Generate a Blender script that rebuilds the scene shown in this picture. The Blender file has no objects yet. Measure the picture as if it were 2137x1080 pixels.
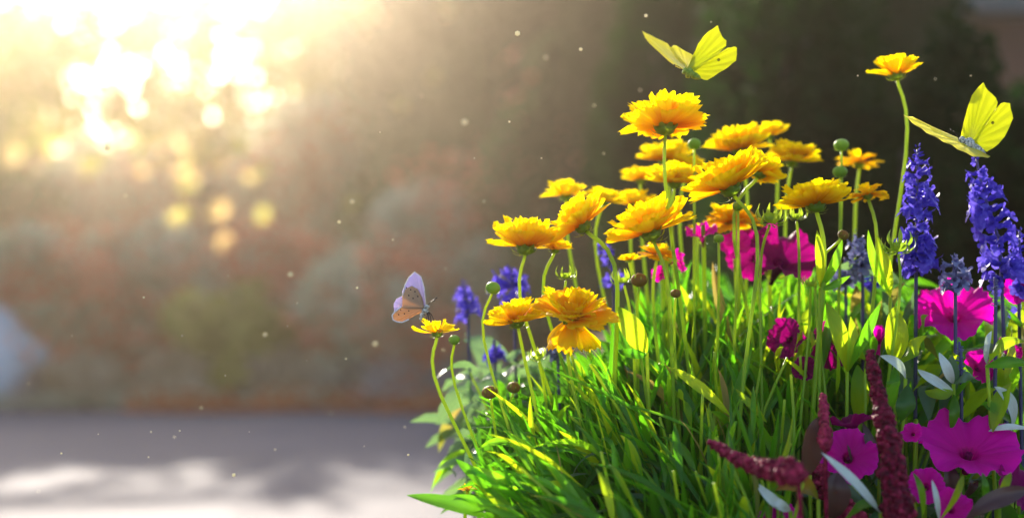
import bpy, math, random
from mathutils import Vector, Matrix, Quaternion, noise

scene = bpy.context.scene
COL = scene.collection
R = math.radians
# ------------------------------------------------------------------ camera
F = 2800.0            # focal length in photo pixels (photo 2137 x 1080), horizon at row 650
HZ, CX, CZ = 650.0, 1068.5, 0.5
cam_data = bpy.data.cameras.new('camera')
cam = bpy.data.objects.new('camera', cam_data); COL.objects.link(cam)
cam.location = (0, 0, CZ); cam.rotation_euler = (R(90), 0, 0)
cam_data.sensor_width = 36.0
cam_data.lens = 36.0 * F / 2137.0
cam_data.shift_y = (HZ - 540.0) / 2137.0
cam_data.clip_start = 0.05; cam_data.clip_end = 500
cam_data.dof.use_dof = True
cam_data.dof.focus_distance = 0.91
cam_data.dof.aperture_fstop = 3.0
scene.camera = cam
# ------------------------------------------------------------------ light
SUN_PX, SUN_PY = 340.0, -560.0
sd = Vector(((SUN_PX - CX) / F, 1.0, (HZ - SUN_PY) / F)).normalized()     # towards the sun
SUN_EL = math.asin(sd.z); SUN_AZ = math.atan2(sd.x, sd.y)                 # azimuth clockwise from +Y
world = bpy.data.worlds.new('World'); scene.world = world; world.use_nodes = True
wn = world.node_tree.nodes; wl = world.node_tree.links; wn.clear()
sky = wn.new('ShaderNodeTexSky'); sky.sky_type = 'NISHITA'; sky.sun_disc = False
sky.sun_elevation = SUN_EL; sky.sun_rotation = SUN_AZ
sky.dust_density = 2.0; sky.air_density = 1.0
bg = wn.new('ShaderNodeBackground'); bg.inputs[1].default_value = 0.145
wo = wn.new('ShaderNodeOutputWorld')
wl.new(sky.outputs[0], bg.inputs[0]); wl.new(bg.outputs[0], wo.inputs[0])
sun_data = bpy.data.lights.new('sun', 'SUN'); sun_data.energy = 5.0; sun_data.angle = R(0.6)
sun_data.color = (1.0, 0.90, 0.76)
sun = bpy.data.objects.new('sun', sun_data); COL.objects.link(sun)
sun.rotation_mode = 'QUATERNION'; sun.rotation_quaternion = sd.to_track_quat('Z', 'Y')
sun.location = (-2, 6, 4)
vs = scene.view_settings; vs.view_transform = 'Standard'; vs.look = 'None'
vs.exposure = 1.34; vs.gamma = 1.0
cy = scene.cycles
cy.max_bounces = 7; cy.diffuse_bounces = 3; cy.glossy_bounces = 2; cy.transmission_bounces = 5
cy.volume_bounces = 0; cy.transparent_max_bounces = 8
cy.caustics_reflective = False; cy.caustics_refractive = False
cy.sample_clamp_indirect = 4.0; cy.sample_clamp_direct = 20.0
cy.use_denoising = True
try:
    cy.denoiser = 'OPENIMAGEDENOISE'
except Exception:
    pass

HAZE_DENSITY = 0.0082
HAZE_G = 0.88

# ------------------------------------------------------------------ helpers
def P(px, py, Y):
    return Vector(((px - CX) / F * Y, Y, CZ + (HZ - py) / F * Y))

def tag(o, label=None, cat=None, group=None, kind=None):
    if label: o['label'] = label
    if cat: o['category'] = cat
    if group: o['group'] = group
    if kind: o['kind'] = kind
    return o

def empty(name, loc, label=None, cat=None, group=None):
    o = bpy.data.objects.new(name, None); COL.objects.link(o)
    o.location = loc; o.empty_display_size = 0.01
    return tag(o, label, cat, group)

class MB:
    def __init__(s): s.v = []; s.f = []; s.uv = []
    def add(s, v, f, uv=None):
        n = len(s.v); s.v += [tuple(p) for p in v]; s.f += [tuple(i + n for i in q) for q in f]
        s.uv += uv if uv else [(0, 0)] * len(v)
    def mesh(s, name, mat, smooth=True):
        me = bpy.data.meshes.new(name); me.from_pydata(s.v, [], s.f)
        lay = me.uv_layers.new(name='UVMap')
        li = [0] * len(me.loops); me.loops.foreach_get('vertex_index', li)
        flat = []
        for i in li: flat += s.uv[i]
        lay.data.foreach_set('uv', flat)
        if smooth: me.polygons.foreach_set('use_smooth', [True] * len(me.polygons))
        me.materials.append(mat); me.update(); return me
    def build(s, name, mat, parent=None, smooth=True):
        return link(s.mesh(name, mat, smooth), name, parent)

def link(me, name, parent=None, M=None):
    o = bpy.data.objects.new(name, me); COL.objects.link(o)
    if parent: o.parent = parent
    if M is not None: o.matrix_basis = M
    return o

def bez(p0, p1, p2, t):
    return p0 * (1 - t) ** 2 + p1 * 2 * t * (1 - t) + p2 * t * t

def poly_curve(pts, n):
    """Catmull-Rom through pts"""
    out = []; m = len(pts) - 1
    for k in range(n + 1):
        s = k / n * m; i = min(int(s), m - 1); t = s - i
        a = pts[max(i - 1, 0)]; b = pts[i]; c = pts[i + 1]; d = pts[min(i + 2, m)]
        out.append(0.5 * ((2 * b) + (c - a) * t + (2 * a - 5 * b + 4 * c - d) * t * t + (3 * b - a - 3 * c + d) * t ** 3))
    return out

def tube(mb, pts, r0, r1, seg=7):
    n = len(pts); v = []; f = []; uv = []
    ref = Vector((0.31, 0.9, 0.1))
    for i, p in enumerate(pts):
        d = (pts[min(i + 1, n - 1)] - pts[max(i - 1, 0)]).normalized()
        a = d.cross(ref).normalized(); b = d.cross(a)
        r = r0 + (r1 - r0) * i / (n - 1)
        for k in range(seg):
            w = 2 * math.pi * k / seg
            v.append(p + a * (r * math.cos(w)) + b * (r * math.sin(w))); uv.append((i / (n - 1), k / seg))
    for i in range(n - 1):
        for k in range(seg):
            k2 = (k + 1) % seg
            f.append((i * seg + k, i * seg + k2, (i + 1) * seg + k2, (i + 1) * seg + k))
    f.append(tuple(range(seg - 1, -1, -1))); f.append(tuple((n - 1) * seg + k for k in range(seg)))
    mb.add(v, f, uv)

def ribbon(mb, p0, p1, p2, w, side=None, fold=0.25, nu=8, peak=0.4, wave=0.0, blunt=1.0, seed=0.0, twist=0.0):
    """leaf blade along a bezier: pointed both ends, folded along the midrib"""
    v = []; f = []; uv = []
    for i in range(nu + 1):
        t = i / nu
        c = bez(p0, p1, p2, t)
        d = (bez(p0, p1, p2, min(1, t + .02)) - bez(p0, p1, p2, max(0, t - .02)))
        if d.length < 1e-9: d = p2 - p0
        d.normalize()
        s = side if side else Vector((0, 1, 0)).cross(d)
        s = (s - d * s.dot(d))
        if s.length < 1e-6: s = d.orthogonal()
        s.normalize()
        if twist: s = Quaternion(d, twist * t) @ s
        nrm = s.cross(d)
        a = math.log(.5) / math.log(peak)
        hw = w * .5 * max(0.03, math.sin(math.pi * (t ** a)) ** blunt)
        for k in (-1, -.5, 0, .5, 1):
            q = c + s * (hw * k) + nrm * (hw * fold * abs(k) + wave * hw * math.sin(t * 14 + k * 2 + seed))
            v.append(q); uv.append((t, k * .5 + .5))
    for i in range(nu):
        for k in range(4):
            a0 = i * 5 + k
            f.append((a0, a0 + 1, a0 + 6, a0 + 5))
    mb.add(v, f, uv)

# ------------------------------------------------------------------ materials
def new_mat(name):
    m = bpy.data.materials.new(name); m.use_nodes = True
    nt = m.node_tree; nt.nodes.clear()
    return m, nt.nodes, nt.links

def ramp(N, L, fac, stops):
    r = N.new('ShaderNodeValToRGB')
    while len(r.color_ramp.elements) < len(stops): r.color_ramp.elements.new(0.5)
    for e, (p, c) in zip(r.color_ramp.elements, stops):
        e.position = p; e.color = (c[0], c[1], c[2], 1)
    L.new(fac, r.inputs[0]); return r.outputs[0]

def petal_like(name, stops, tstops, trans=0.5, rough=0.45, spec=0.3, scale=60, stretch=(1, 1, 1), use_uv=True, objvar=0.15, noise_amt=0.25, bump=0.0, uvscale=None):
    """thin sheet: reflects one colour, lets through another; stops run along the blade (uv.x)"""
    m, N, L = new_mat(name)
    out = N.new('ShaderNodeOutputMaterial')
    uv = N.new('ShaderNodeUVMap'); uv.uv_map = 'UVMap'
    sep = N.new('ShaderNodeSeparateXYZ'); L.new(uv.outputs[0], sep.inputs[0])
    tc = N.new('ShaderNodeTexCoord')
    no = N.new('ShaderNodeTexNoise'); no.inputs['Scale'].default_value = scale
    if uvscale:
        mp = N.new('ShaderNodeMapping'); mp.inputs['Scale'].default_value = uvscale
        L.new(uv.outputs[0], mp.inputs[0]); L.new(mp.outputs[0], no.inputs['Vector']); no.inputs['Scale'].default_value = 1.0
    else:
        L.new(tc.outputs['Object'], no.inputs['Vector'])
    oi = N.new('ShaderNodeObjectInfo')
    a = N.new('ShaderNodeMath'); a.operation = 'MULTIPLY_ADD'
    L.new(no.outputs[0], a.inputs[0]); a.inputs[1].default_value = noise_amt * 2; a.inputs[2].default_value = -noise_amt
    b = N.new('ShaderNodeMath'); b.operation = 'MULTIPLY_ADD'
    L.new(oi.outputs['Random'], b.inputs[0]); b.inputs[1].default_value = objvar * 2; b.inputs[2].default_value = -objvar
    c = N.new('ShaderNodeMath'); c.operation = 'ADD'; L.new(a.outputs[0], c.inputs[0]); L.new(b.outputs[0], c.inputs[1])
    d = N.new('ShaderNodeMath'); d.operation = 'ADD'; L.new(c.outputs[0], d.inputs[0])
    if use_uv: L.new(sep.outputs[0], d.inputs[1])
    else: d.inputs[1].default_value = 0.5
    c1 = ramp(N, L, d.outputs[0], stops); c2 = ramp(N, L, d.outputs[0], tstops)
    pr = N.new('ShaderNodeBsdfPrincipled')
    pr.inputs['Roughness'].default_value = rough; pr.inputs['Specular IOR Level'].default_value = spec
    L.new(c1, pr.inputs['Base Color'])
    tr = N.new('ShaderNodeBsdfTranslucent'); L.new(c2, tr.inputs[0])
    mx = N.new('ShaderNodeMixShader'); mx.inputs[0].default_value = trans
    L.new(pr.outputs[0], mx.inputs[1]); L.new(tr.outputs[0], mx.inputs[2]); L.new(mx.outputs[0], out.inputs[0])
    if bump:
        bp = N.new('ShaderNodeBump'); bp.inputs['Strength'].default_value = bump; bp.inputs['Distance'].default_value = 0.001
        L.new(no.outputs[0], bp.inputs['Height']); L.new(bp.outputs[0], pr.inputs['Normal']); L.new(bp.outputs[0], tr.inputs['Normal'])
    return m

def solid(name, c1, c2, scale=40, rough=0.6, spec=0.3, bump=0.0, detail=3, dist=0.002):
    m, N, L = new_mat(name)
    out = N.new('ShaderNodeOutputMaterial'); pr = N.new('ShaderNodeBsdfPrincipled')
    tc = N.new('ShaderNodeTexCoord'); no = N.new('ShaderNodeTexNoise')
    no.inputs['Scale'].default_value = scale; no.inputs['Detail'].default_value = detail
    L.new(tc.outputs['Object'], no.inputs['Vector'])
    L.new(ramp(N, L, no.outputs[0], [(0.35, c1), (0.65, c2)]), pr.inputs['Base Color'])
    pr.inputs['Roughness'].default_value = rough; pr.inputs['Specular IOR Level'].default_value = spec
    if bump:
        bp = N.new('ShaderNodeBump'); bp.inputs['Strength'].default_value = bump; bp.inputs['Distance'].default_value = dist
        L.new(no.outputs[0], bp.inputs['Height']); L.new(bp.outputs[0], pr.inputs['Normal'])
    L.new(pr.outputs[0], out.inputs[0]); return m

M = {}
M['petal'] = petal_like('yellow_petal', [(0, (.86, .34, .0)), (.35, (.92, .50, .0)), (.85, (.94, .66, .002))],
                        [(0, (.92, .38, .0)), (.4, (.97, .60, .0)), (.88, (1, .82, .001))], trans=.72, rough=.7, spec=.04, uvscale=(2, 16, 1), noise_amt=.22, objvar=.12, bump=.5)
M['petal_orange'] = petal_like('orange_petal', [(0, (.78, .22, .0)), (.4, (.88, .38, .0)), (.9, (.92, .54, .002))],
                        [(0, (.85, .28, .0)), (.4, (.94, .46, .0)), (.9, (.98, .66, .003))], trans=.5, rough=.6, spec=.12, uvscale=(2, 16, 1), noise_amt=.22, objvar=.12, bump=.5)
M['disc'] = solid('flower_disc_gold', (.45, .16, .01), (.75, .42, .01), 900, .7, .2, .6)
M['calyx'] = petal_like('green_calyx', [(0, (.10, .22, .01)), (1, (.22, .38, .03))], [(0, (.3, .5, .02)), (1, (.6, .78, .05))], trans=.45, rough=.42, spec=.5, scale=250)
M['stem'] = petal_like('green_stem', [(0, (.10, .22, .012)), (.5, (.2, .38, .02)), (1, (.3, .48, .03))], [(0, (.35, .55, .02)), (1, (.75, .85, .05))], trans=.5, rough=.4, spec=.5, scale=120, use_uv=True)
M['leaf'] = petal_like('green_leaf', [(0, (.025, .10, .005)), (.5, (.05, .20, .008)), (1, (.10, .32, .014))],
                       [(0, (.07, .38, .006)), (.5, (.20, .57, .010)), (1, (.46, .80, .014))], trans=.58, rough=.34, spec=.5, uvscale=(3, 9, 1), noise_amt=.2, objvar=.3, use_uv=False, bump=.3)
M['leaf_lime'] = petal_like('lime_leaf', [(0, (.06, .2, .01)), (1, (.14, .34, .015))],
                       [(0, (.42, .66, .01)), (1, (.72, .88, .015))], trans=.62, rough=.4, spec=.4, uvscale=(5, 14, 1), noise_amt=.3, objvar=.25, use_uv=False, bump=.3)
M['leaf_dry'] = petal_like('drying_leaf', [(0, (.10, .12, .02)), (.5, (.22, .18, .04)), (1, (.3, .2, .08))],
                       [(0, (.3, .4, .03)), (1, (.6, .45, .1))], trans=.4, rough=.6, spec=.2, uvscale=(5, 8, 1), noise_amt=.5, objvar=.3, use_uv=True)
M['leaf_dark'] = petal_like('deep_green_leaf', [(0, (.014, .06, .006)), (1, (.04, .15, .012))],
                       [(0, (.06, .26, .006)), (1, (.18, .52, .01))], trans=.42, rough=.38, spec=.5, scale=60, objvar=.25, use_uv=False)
M['leaf_silver'] = petal_like('silver_leaf', [(0, (.42, .5, .46)), (.5, (.68, .74, .7)), (1, (.84, .87, .84))],
                       [(0, (.3, .42, .25)), (1, (.6, .68, .45))], trans=.25, rough=.45, spec=.5, uvscale=(4, 22, 1), noise_amt=.35, objvar=.2, use_uv=False, bump=.6)
M['leaf_purple'] = petal_like('dusky_purple_leaf', [(0, (.035, .015, .02)), (1, (.12, .06, .06))],
                       [(0, (.14, .04, .04)), (1, (.3, .16, .08))], trans=.35, rough=.35, spec=.5, scale=60, objvar=.2, use_uv=False)
M['leaf_amber'] = petal_like('amber_leaf', [(0, (.14, .12, .015)), (1, (.3, .16, .02))],
                       [(0, (.32, .4, .02)), (1, (.75, .26, .03))], trans=.5, rough=.4, spec=.4, scale=60, noise_amt=.4, use_uv=True)
M['leaf_bluegreen'] = petal_like('grey_green_leaf', [(0, (.05, .11, .06)), (1, (.16, .26, .16))],
                       [(0, (.12, .3, .08)), (1, (.3, .5, .16))], trans=.35, rough=.4, spec=.5, scale=60, objvar=.25, use_uv=False)
M['salvia'] = petal_like('blue_violet_floret', [(0, (.03, .012, .24)), (.5, (.07, .035, .50)), (1, (.30, .26, .86))],
                       [(0, (.05, .02, .5)), (1, (.26, .2, .98))], trans=.42, rough=.45, spec=.3, scale=260, noise_amt=.55, objvar=.1, use_uv=False)
M['salvia_stem'] = petal_like('violet_grey_stem', [(0, (.05, .05, .10)), (1, (.10, .08, .26))], [(0, (.08, .1, .2)), (1, (.16, .12, .5))], trans=.2, rough=.45, spec=.4, scale=120)
M['salvia_bud'] = petal_like('dusty_blue_bud', [(0, (.07, .07, .22)), (1, (.3, .32, .52))], [(0, (.1, .1, .35)), (1, (.35, .38, .6))], trans=.25, rough=.5, spec=.3, scale=260, noise_amt=.5, use_uv=False)
M['petunia'] = petal_like('magenta_petunia', [(0, (.22, .0, .08)), (.25, (.65, .0, .24)), (1, (.92, .003, .48))],
                       [(0, (.30, .0, .1)), (.3, (.75, .0, .28)), (1, (.96, .0, .56))], trans=.5, rough=.5, spec=.15, uvscale=(2, 40, 1), noise_amt=.3, objvar=.06, bump=.5)
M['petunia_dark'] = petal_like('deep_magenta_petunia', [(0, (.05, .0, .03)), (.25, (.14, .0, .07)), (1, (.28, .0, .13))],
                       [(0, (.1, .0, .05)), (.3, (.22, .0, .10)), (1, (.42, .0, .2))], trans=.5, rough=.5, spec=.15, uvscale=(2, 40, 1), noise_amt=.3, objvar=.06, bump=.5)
M['amaranth'] = petal_like('dark_red_beads', [(0, (.03, .0, .006)), (.45, (.19, .001, .028)), (1, (.6, .04, .13))],
                       [(0, (.12, .0, .02)), (1, (.6, .03, .14))], trans=.3, rough=.6, spec=.25, scale=260, noise_amt=.9, use_uv=False)
M['wing_yellow'] = petal_like('lemon_wing', [(0, (.62, .62, .12)), (.4, (.66, .66, .02)), (1, (.72, .72, .03))],
                       [(0, (.6, .62, .05)), (.4, (.72, .76, .01)), (1, (.85, .86, .02))], trans=.55, rough=.5, spec=.2, uvscale=(1.5, 30, 1), noise_amt=.18, objvar=.06, bump=.5)
M['wing_pale'] = petal_like('pale_lemon_wing', [(0, (.85, .85, .65)), (.5, (.85, .84, .3)), (1, (.85, .8, .1))],
                       [(0, (.9, .9, .6)), (1, (.95, .9, .2))], trans=.72, rough=.5, spec=.2, uvscale=(1.5, 30, 1), noise_amt=.18, bump=.5)
M['wing_lilac'] = petal_like('lilac_wing', [(0, (.48, .42, .55)), (1, (.55, .48, .72))], [(0, (.55, .48, .6)), (1, (.62, .54, .82))], trans=.5, rough=.5, spec=.2, uvscale=(1.5, 24, 1))
M['wing_tan'] = petal_like('tan_wing', [(0, (.48, .33, .22)), (1, (.58, .38, .22))], [(0, (.55, .36, .2)), (1, (.7, .44, .24))], trans=.45, rough=.6, spec=.2, uvscale=(1.5, 24, 1))
M['fringe'] = solid('white_fringe', (.7, .66, .66), (.85, .8, .8), 500, .7)
M['body_green'] = solid('green_body', (.14, .24, .02), (.32, .42, .06), 700, .7, .2, .5)
M['body_grey'] = solid('furry_grey_body', (.18, .18, .16), (.75, .74, .68), 700, .8, .2, .8)
M['black'] = solid('near_black', (.02, .016, .012), (.05, .04, .035), 400, .5)
M['bark'] = solid('bark', (.07, .05, .035), (.16, .12, .09), 12, .9, .2, .8, 6, .02)
M['soil'] = solid('soil', (.025, .016, .01), (.07, .045, .03), 60, .95, .1, .8, 8, .01)
M['mote'] = petal_like('pollen', [(0, (.8, .75, .55)), (1, (.9, .86, .7))], [(0, (.85, .8, .6)), (1, (.95, .9, .7))], trans=.6, rough=.6, spec=.3, scale=600)

def leafy(name, c1, c2, t1, t2, trans=.4, spec=.3, rough=.5):
    return petal_like(name, [(0.2, c1), (.8, c2)], [(0.2, t1), (.8, t2)], trans=trans, rough=rough, spec=spec, scale=3.0, noise_amt=.7, objvar=.1, use_uv=False)

M['bg_grey'] = leafy('grey_green_shrub', (.30, .33, .24), (.50, .50, .40), (.45, .5, .32), (.6, .62, .45))
M['bg_tan'] = leafy('tan_cushion', (.34, .27, .19), (.5, .42, .32), (.45, .34, .22), (.6, .5, .35))
M['bg_lilac'] = leafy('greyish_cushion', (.28, .26, .28), (.45, .41, .45), (.3, .3, .3), (.5, .46, .48))
M['bg_olive'] = leafy('olive_shrub', (.26, .25, .05), (.42, .38, .10), (.4, .4, .08), (.6, .55, .12))
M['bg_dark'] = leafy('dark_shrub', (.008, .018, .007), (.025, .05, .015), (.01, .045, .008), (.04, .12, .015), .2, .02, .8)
M['bg_mid'] = leafy('mid_green_shrub', (.03, .06, .02), (.08, .13, .04), (.06, .14, .03), (.15, .28, .06))
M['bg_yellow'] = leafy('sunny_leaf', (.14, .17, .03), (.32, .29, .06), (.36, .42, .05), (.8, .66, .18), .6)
M['bg_painted_glint'] = leafy('amber_painted_glint', (.5, .35, .12), (.7, .45, .18), (.9, .6, .2), (.98, .75, .34), .7)  # bright amber puts the sun glints into the leaf colour
M['bg_red'] = leafy('red_blossom', (.50, .14, .08), (.68, .24, .15), (.6, .18, .1), (.75, .3, .18), .4)
M['bg_orange'] = leafy('rust_ground_blossom', (.4, .09, .03), (.6, .18, .05), (.5, .12, .04), (.7, .25, .08), .4)

# ------------------------------------------------------------------ ground
def sheet(name, x0, x1, y0, y1, z, mat, nx=1, ny=1, bumpy=0.0):
    mb = MB(); v = []; f = []
    for j in range(ny + 1):
        for i in range(nx + 1):
            x = x0 + (x1 - x0) * i / nx; y = y0 + (y1 - y0) * j / ny
            edge = i in (0, nx) or j in (0, ny)
            v.append((x, y, z + (0 if edge else bumpy * noise.noise(Vector((x * 6, y * 6, 0))))))
    for j in range(ny):
        for i in range(nx):
            a = j * (nx + 1) + i; f.append((a, a + 1, a + nx + 2, a + nx + 1))
    mb.add(v, f); o = mb.build(name, mat); o['kind'] = 'structure'; return o

def paving_mat():
    m, N, L = new_mat('pale_paving')
    out = N.new('ShaderNodeOutputMaterial'); pr = N.new('ShaderNodeBsdfPrincipled')
    tc = N.new('ShaderNodeTexCoord'); no = N.new('ShaderNodeTexNoise'); no.inputs['Scale'].default_value = 1.6; no.inputs['Detail'].default_value = 8
    L.new(tc.outputs['Object'], no.inputs['Vector'])
    L.new(ramp(N, L, no.outputs[0], [(.3, (.092, .088, .115)), (.7, (.122, .114, .143))]), pr.inputs['Base Color'])
    br = N.new('ShaderNodeTexBrick'); br.inputs['Scale'].default_value = 1.0; br.inputs['Brick Width'].default_value = .6; br.inputs['Row Height'].default_value = .4
    br.inputs['Mortar Size'].default_value = .006; L.new(tc.outputs['Object'], br.inputs['Vector'])
    bp = N.new('ShaderNodeBump'); bp.inputs['Strength'].default_value = .5; bp.inputs['Distance'].default_value = .004; bp.invert = True
    L.new(br.outputs['Fac'], bp.inputs['Height']); L.new(bp.outputs[0], pr.inputs['Normal'])
    pr.inputs['Roughness'].default_value = .8; pr.inputs['Specular IOR Level'].default_value = .25
    L.new(pr.outputs[0], out.inputs[0]); return m
M['paving'] = paving_mat()
M['earth'] = solid('dry_earth', (.12, .09, .06), (.24, .19, .13), 3, .95, .1, .6, 6, .02)
sheet('ground', -60, 60, -20, 90, 0.0, M['earth'])
sheet('pavement', -9, 9, -3, 6.75, 0.006, M['paving'])
sheet('planting_bed', .26, 9, 2.15, 6.6, 0.012, M['soil'])
# soil bed the flowers grow in, a low mound with a real edge
def soil_bed():
    mb = MB(); v = []; f = []; nx, ny = 40, 24
    x0, x1, y0, y1 = -.12, 1.15, .62, 2.1
    for j in range(ny + 1):
        for i in range(nx + 1):
            u, w = i / nx, j / ny
            e = min(1, min(u, 1 - u, w, 1 - w) * 6)
            x = x0 + (x1 - x0) * u; y = y0 + (y1 - y0) * w
            v.append((x, y, .002 + .10 * e ** .6 + .008 * noise.noise(Vector((x * 20, y * 20, 3))) * e))
    for j in range(ny):
        for i in range(nx):
            a = j * (nx + 1) + i; f.append((a, a + 1, a + nx + 2, a + nx + 1))
    mb.add(v, f); o = mb.build('soil_bed', M['soil']); o['kind'] = 'structure'
soil_bed()
SOIL = 0.10

# ------------------------------------------------------------------ background planting
def leaf_cloud(mb, rnd, centre, rad, n, size, lumps=14, hollow=.35, flat=1.0, face_sun=0.0):
    cs = []
    for k in range(lumps):
        th = rnd.uniform(0, 2 * math.pi); ph = rnd.uniform(-.9, 1.0); rr = rnd.uniform(.25, .88)
        c = math.sqrt(max(0, 1 - ph * ph))
        cs.append((Vector((math.cos(th) * c * rr, math.sin(th) * c * rr, ph * rr)), rnd.uniform(.22, .5)))
    v = []; f = []; uv = []
    for k in range(n):
        c, lr = cs[rnd.randrange(lumps)]
        d = Vector((rnd.gauss(0, 1), rnd.gauss(0, 1), rnd.gauss(0, 1))).normalized() * (rnd.uniform(hollow, 1) ** .5) * lr
        q = c + d
        p = Vector((centre.x + q.x * rad.x, centre.y + q.y * rad.y, centre.z + q.z * rad.z))
        if p.z < .02: p.z = .02 + rnd.uniform(0, .1)
        a = Vector((rnd.gauss(0, 1), rnd.gauss(0, 1), rnd.gauss(0, .7)))
        if face_sun: a = (a - sd * a.dot(sd) * face_sun)
        a.normalize()
        b = a.cross(Vector((rnd.gauss(0, 1), rnd.gauss(0, 1), rnd.gauss(0, 1))) if not face_sun else (sd + Vector((rnd.gauss(0, .3), rnd.gauss(0, .3), rnd.gauss(0, .3))))).normalized()
        s = size * rnd.uniform(.6, 1.3); i0 = len(v)
        v += [p - a * s * .5, p + b * s * .28, p + a * s * .5, p - b * s * .28]; uv += [(0, .5), (.5, 1), (1, .5), (.5, 0)]
        f.append((i0, i0 + 1, i0 + 2, i0 + 3))
    mb.add(v, f, uv)

def shrub(name, px, Y, wpx, top_py, mat, label, cat='shrub', n=4000, size=.07, blossoms=None, nb=0, bsize=.07, depth=.5, seed=1, group=None, base_z=0.0, lumps=18):
    rnd = random.Random(seed)
    x = (px - CX) / F * Y; top = CZ + (HZ - top_py) / F * Y; rx = wpx / F * Y * .5
    root = empty(name, (x, Y, base_z), label, cat, group)
    h = top - base_z
    mb = MB(); leaf_cloud(mb, rnd, Vector((0, 0, h * .52)), Vector((rx, depth, h * .5)), n, size, lumps)
    mb.build('foliage', mat, root, smooth=False)
    st = MB()
    for k in range(5):
        a = rnd.uniform(0, 6.28)
        tube(st, [Vector((0, 0, -.02)), Vector((math.cos(a) * rx * .15, math.sin(a) * depth * .2, h * .3)), Vector((math.cos(a) * rx * .5, math.sin(a) * depth * .5, h * .75))], .02, .008, 6)
    st.build('stem', M['bark'], root)
    if blossoms:
        mb = MB(); leaf_cloud(mb, rnd, Vector((0, -depth * .1, h * .52)), Vector((rx * 1.02, depth, h * .51)), nb, bsize, lumps * 3)
        o = mb.build('blossoms', blossoms, root, smooth=False); o['kind'] = 'stuff'
    return root

RB = 'red flowering shrubs behind the pavement'
# low shrubs along the pavement's far edge
shrub('flowering_shrub', 40, 7.3, 460, 500, M['bg_grey'], 'grey green shrub with rusty red blossom behind the pale boulder', n=8500, size=.09, blossoms=M['bg_red'], nb=3900, seed=3, group=RB, lumps=26)
shrub('flowering_shrub', 290, 7.6, 420, 480, M['bg_grey'], 'grey green shrub with rusty red blossom behind the olive shrub', n=9000, size=.09, blossoms=M['bg_red'], nb=4800, seed=4, group=RB, lumps=26)
shrub('olive_shrub', 500, 7.2, 300, 590, M['bg_olive'], 'low olive yellow shrub right of the pale boulder', n=5200, size=.08, seed=5, lumps=22)
shrub('flowering_shrub', 600, 7.7, 420, 485, M['bg_grey'], 'grey shrub with coral blossom behind and right of the olive shrub', n=9000, size=.09, blossoms=M['bg_red'], nb=6300, seed=16, group=RB, lumps=26)
shrub('flowering_shrub', 800, 7.2, 380, 520, M['bg_grey'], 'low grey green shrub with coral red blossom right of the olive shrub', n=8600, size=.09, blossoms=M['bg_red'], nb=5100, seed=6, group=RB, lumps=24)
shrub('flowering_shrub', 960, 7.4, 380, 330, M['bg_grey'], 'mid height grey shrub with dull red blossom left of the dark hedge', n=9000, size=.09, blossoms=M['bg_red'], nb=1500, seed=8, group=RB, lumps=26)
shrub('flowering_shrub', 1150, 7.5, 400, 120, M['bg_mid'], 'tall brownish green shrub directly behind the leftmost yellow flowers', n=13000, size=.09, blossoms=M['bg_red'], nb=600, seed=9, group=RB, lumps=30)
for i, (px, w, top, mt, lab) in enumerate([(20, 220, 770, 'bg_lilac', 'low greyish cushion plant in front of the pale boulder'), (180, 240, 730, 'bg_tan', 'low tan cushion plant right beside the pale boulder'), (360, 260, 745, 'bg_tan', 'low tan cushion plant under the olive shrub'), (560, 280, 725, 'bg_tan', 'low tan cushion plant right of the olive shrub'), (760, 300, 745, 'bg_lilac', 'low greyish cushion plant left of the lilac butterfly'), (950, 240, 760, 'bg_lilac', 'low greyish cushion plant behind the butterfly flower stalk')]):
    shrub('cushion_plant', px, 6.95, w, top, M[mt], lab, 'plant', n=3600, size=.05, seed=60 + i, group='low cushion plants edging the pavement', depth=.22, lumps=22)
DK = 'dark bushes filling the right background'
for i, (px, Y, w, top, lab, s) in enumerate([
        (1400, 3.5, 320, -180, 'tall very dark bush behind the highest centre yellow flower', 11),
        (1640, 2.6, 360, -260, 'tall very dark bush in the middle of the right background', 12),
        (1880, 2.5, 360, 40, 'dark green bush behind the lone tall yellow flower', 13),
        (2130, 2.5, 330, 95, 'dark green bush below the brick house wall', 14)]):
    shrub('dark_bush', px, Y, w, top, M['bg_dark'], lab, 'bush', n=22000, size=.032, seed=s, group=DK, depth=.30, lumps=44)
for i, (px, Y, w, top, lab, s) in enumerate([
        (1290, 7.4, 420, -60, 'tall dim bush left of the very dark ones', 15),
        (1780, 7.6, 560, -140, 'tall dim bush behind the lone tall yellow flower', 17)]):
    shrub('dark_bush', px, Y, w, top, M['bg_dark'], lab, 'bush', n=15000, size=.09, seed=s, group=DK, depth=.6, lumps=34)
for i, (px, Y, w, top, lab, s) in enumerate([
        (1180, 10.4, 420, -1150, 'big dark tree added right of the glow to shade the haze', 30),
        (1480, 9.6, 620, -1300, 'big dark tree behind the tall centre bushes, heightened to shade the haze', 31),
        (1860, 9.8, 520, -1300, 'big dark tree left of the brick house, heightened to shade the haze', 33)]):
    shrub('haze_shade_tree', px, Y, w, top, M['bg_dark'], lab, 'tree', n=24000, size=.15, seed=s, depth=.9, group='dark trees at the right', lumps=34)  # crowns reach far above the frame, put there to keep sun off the haze
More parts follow.
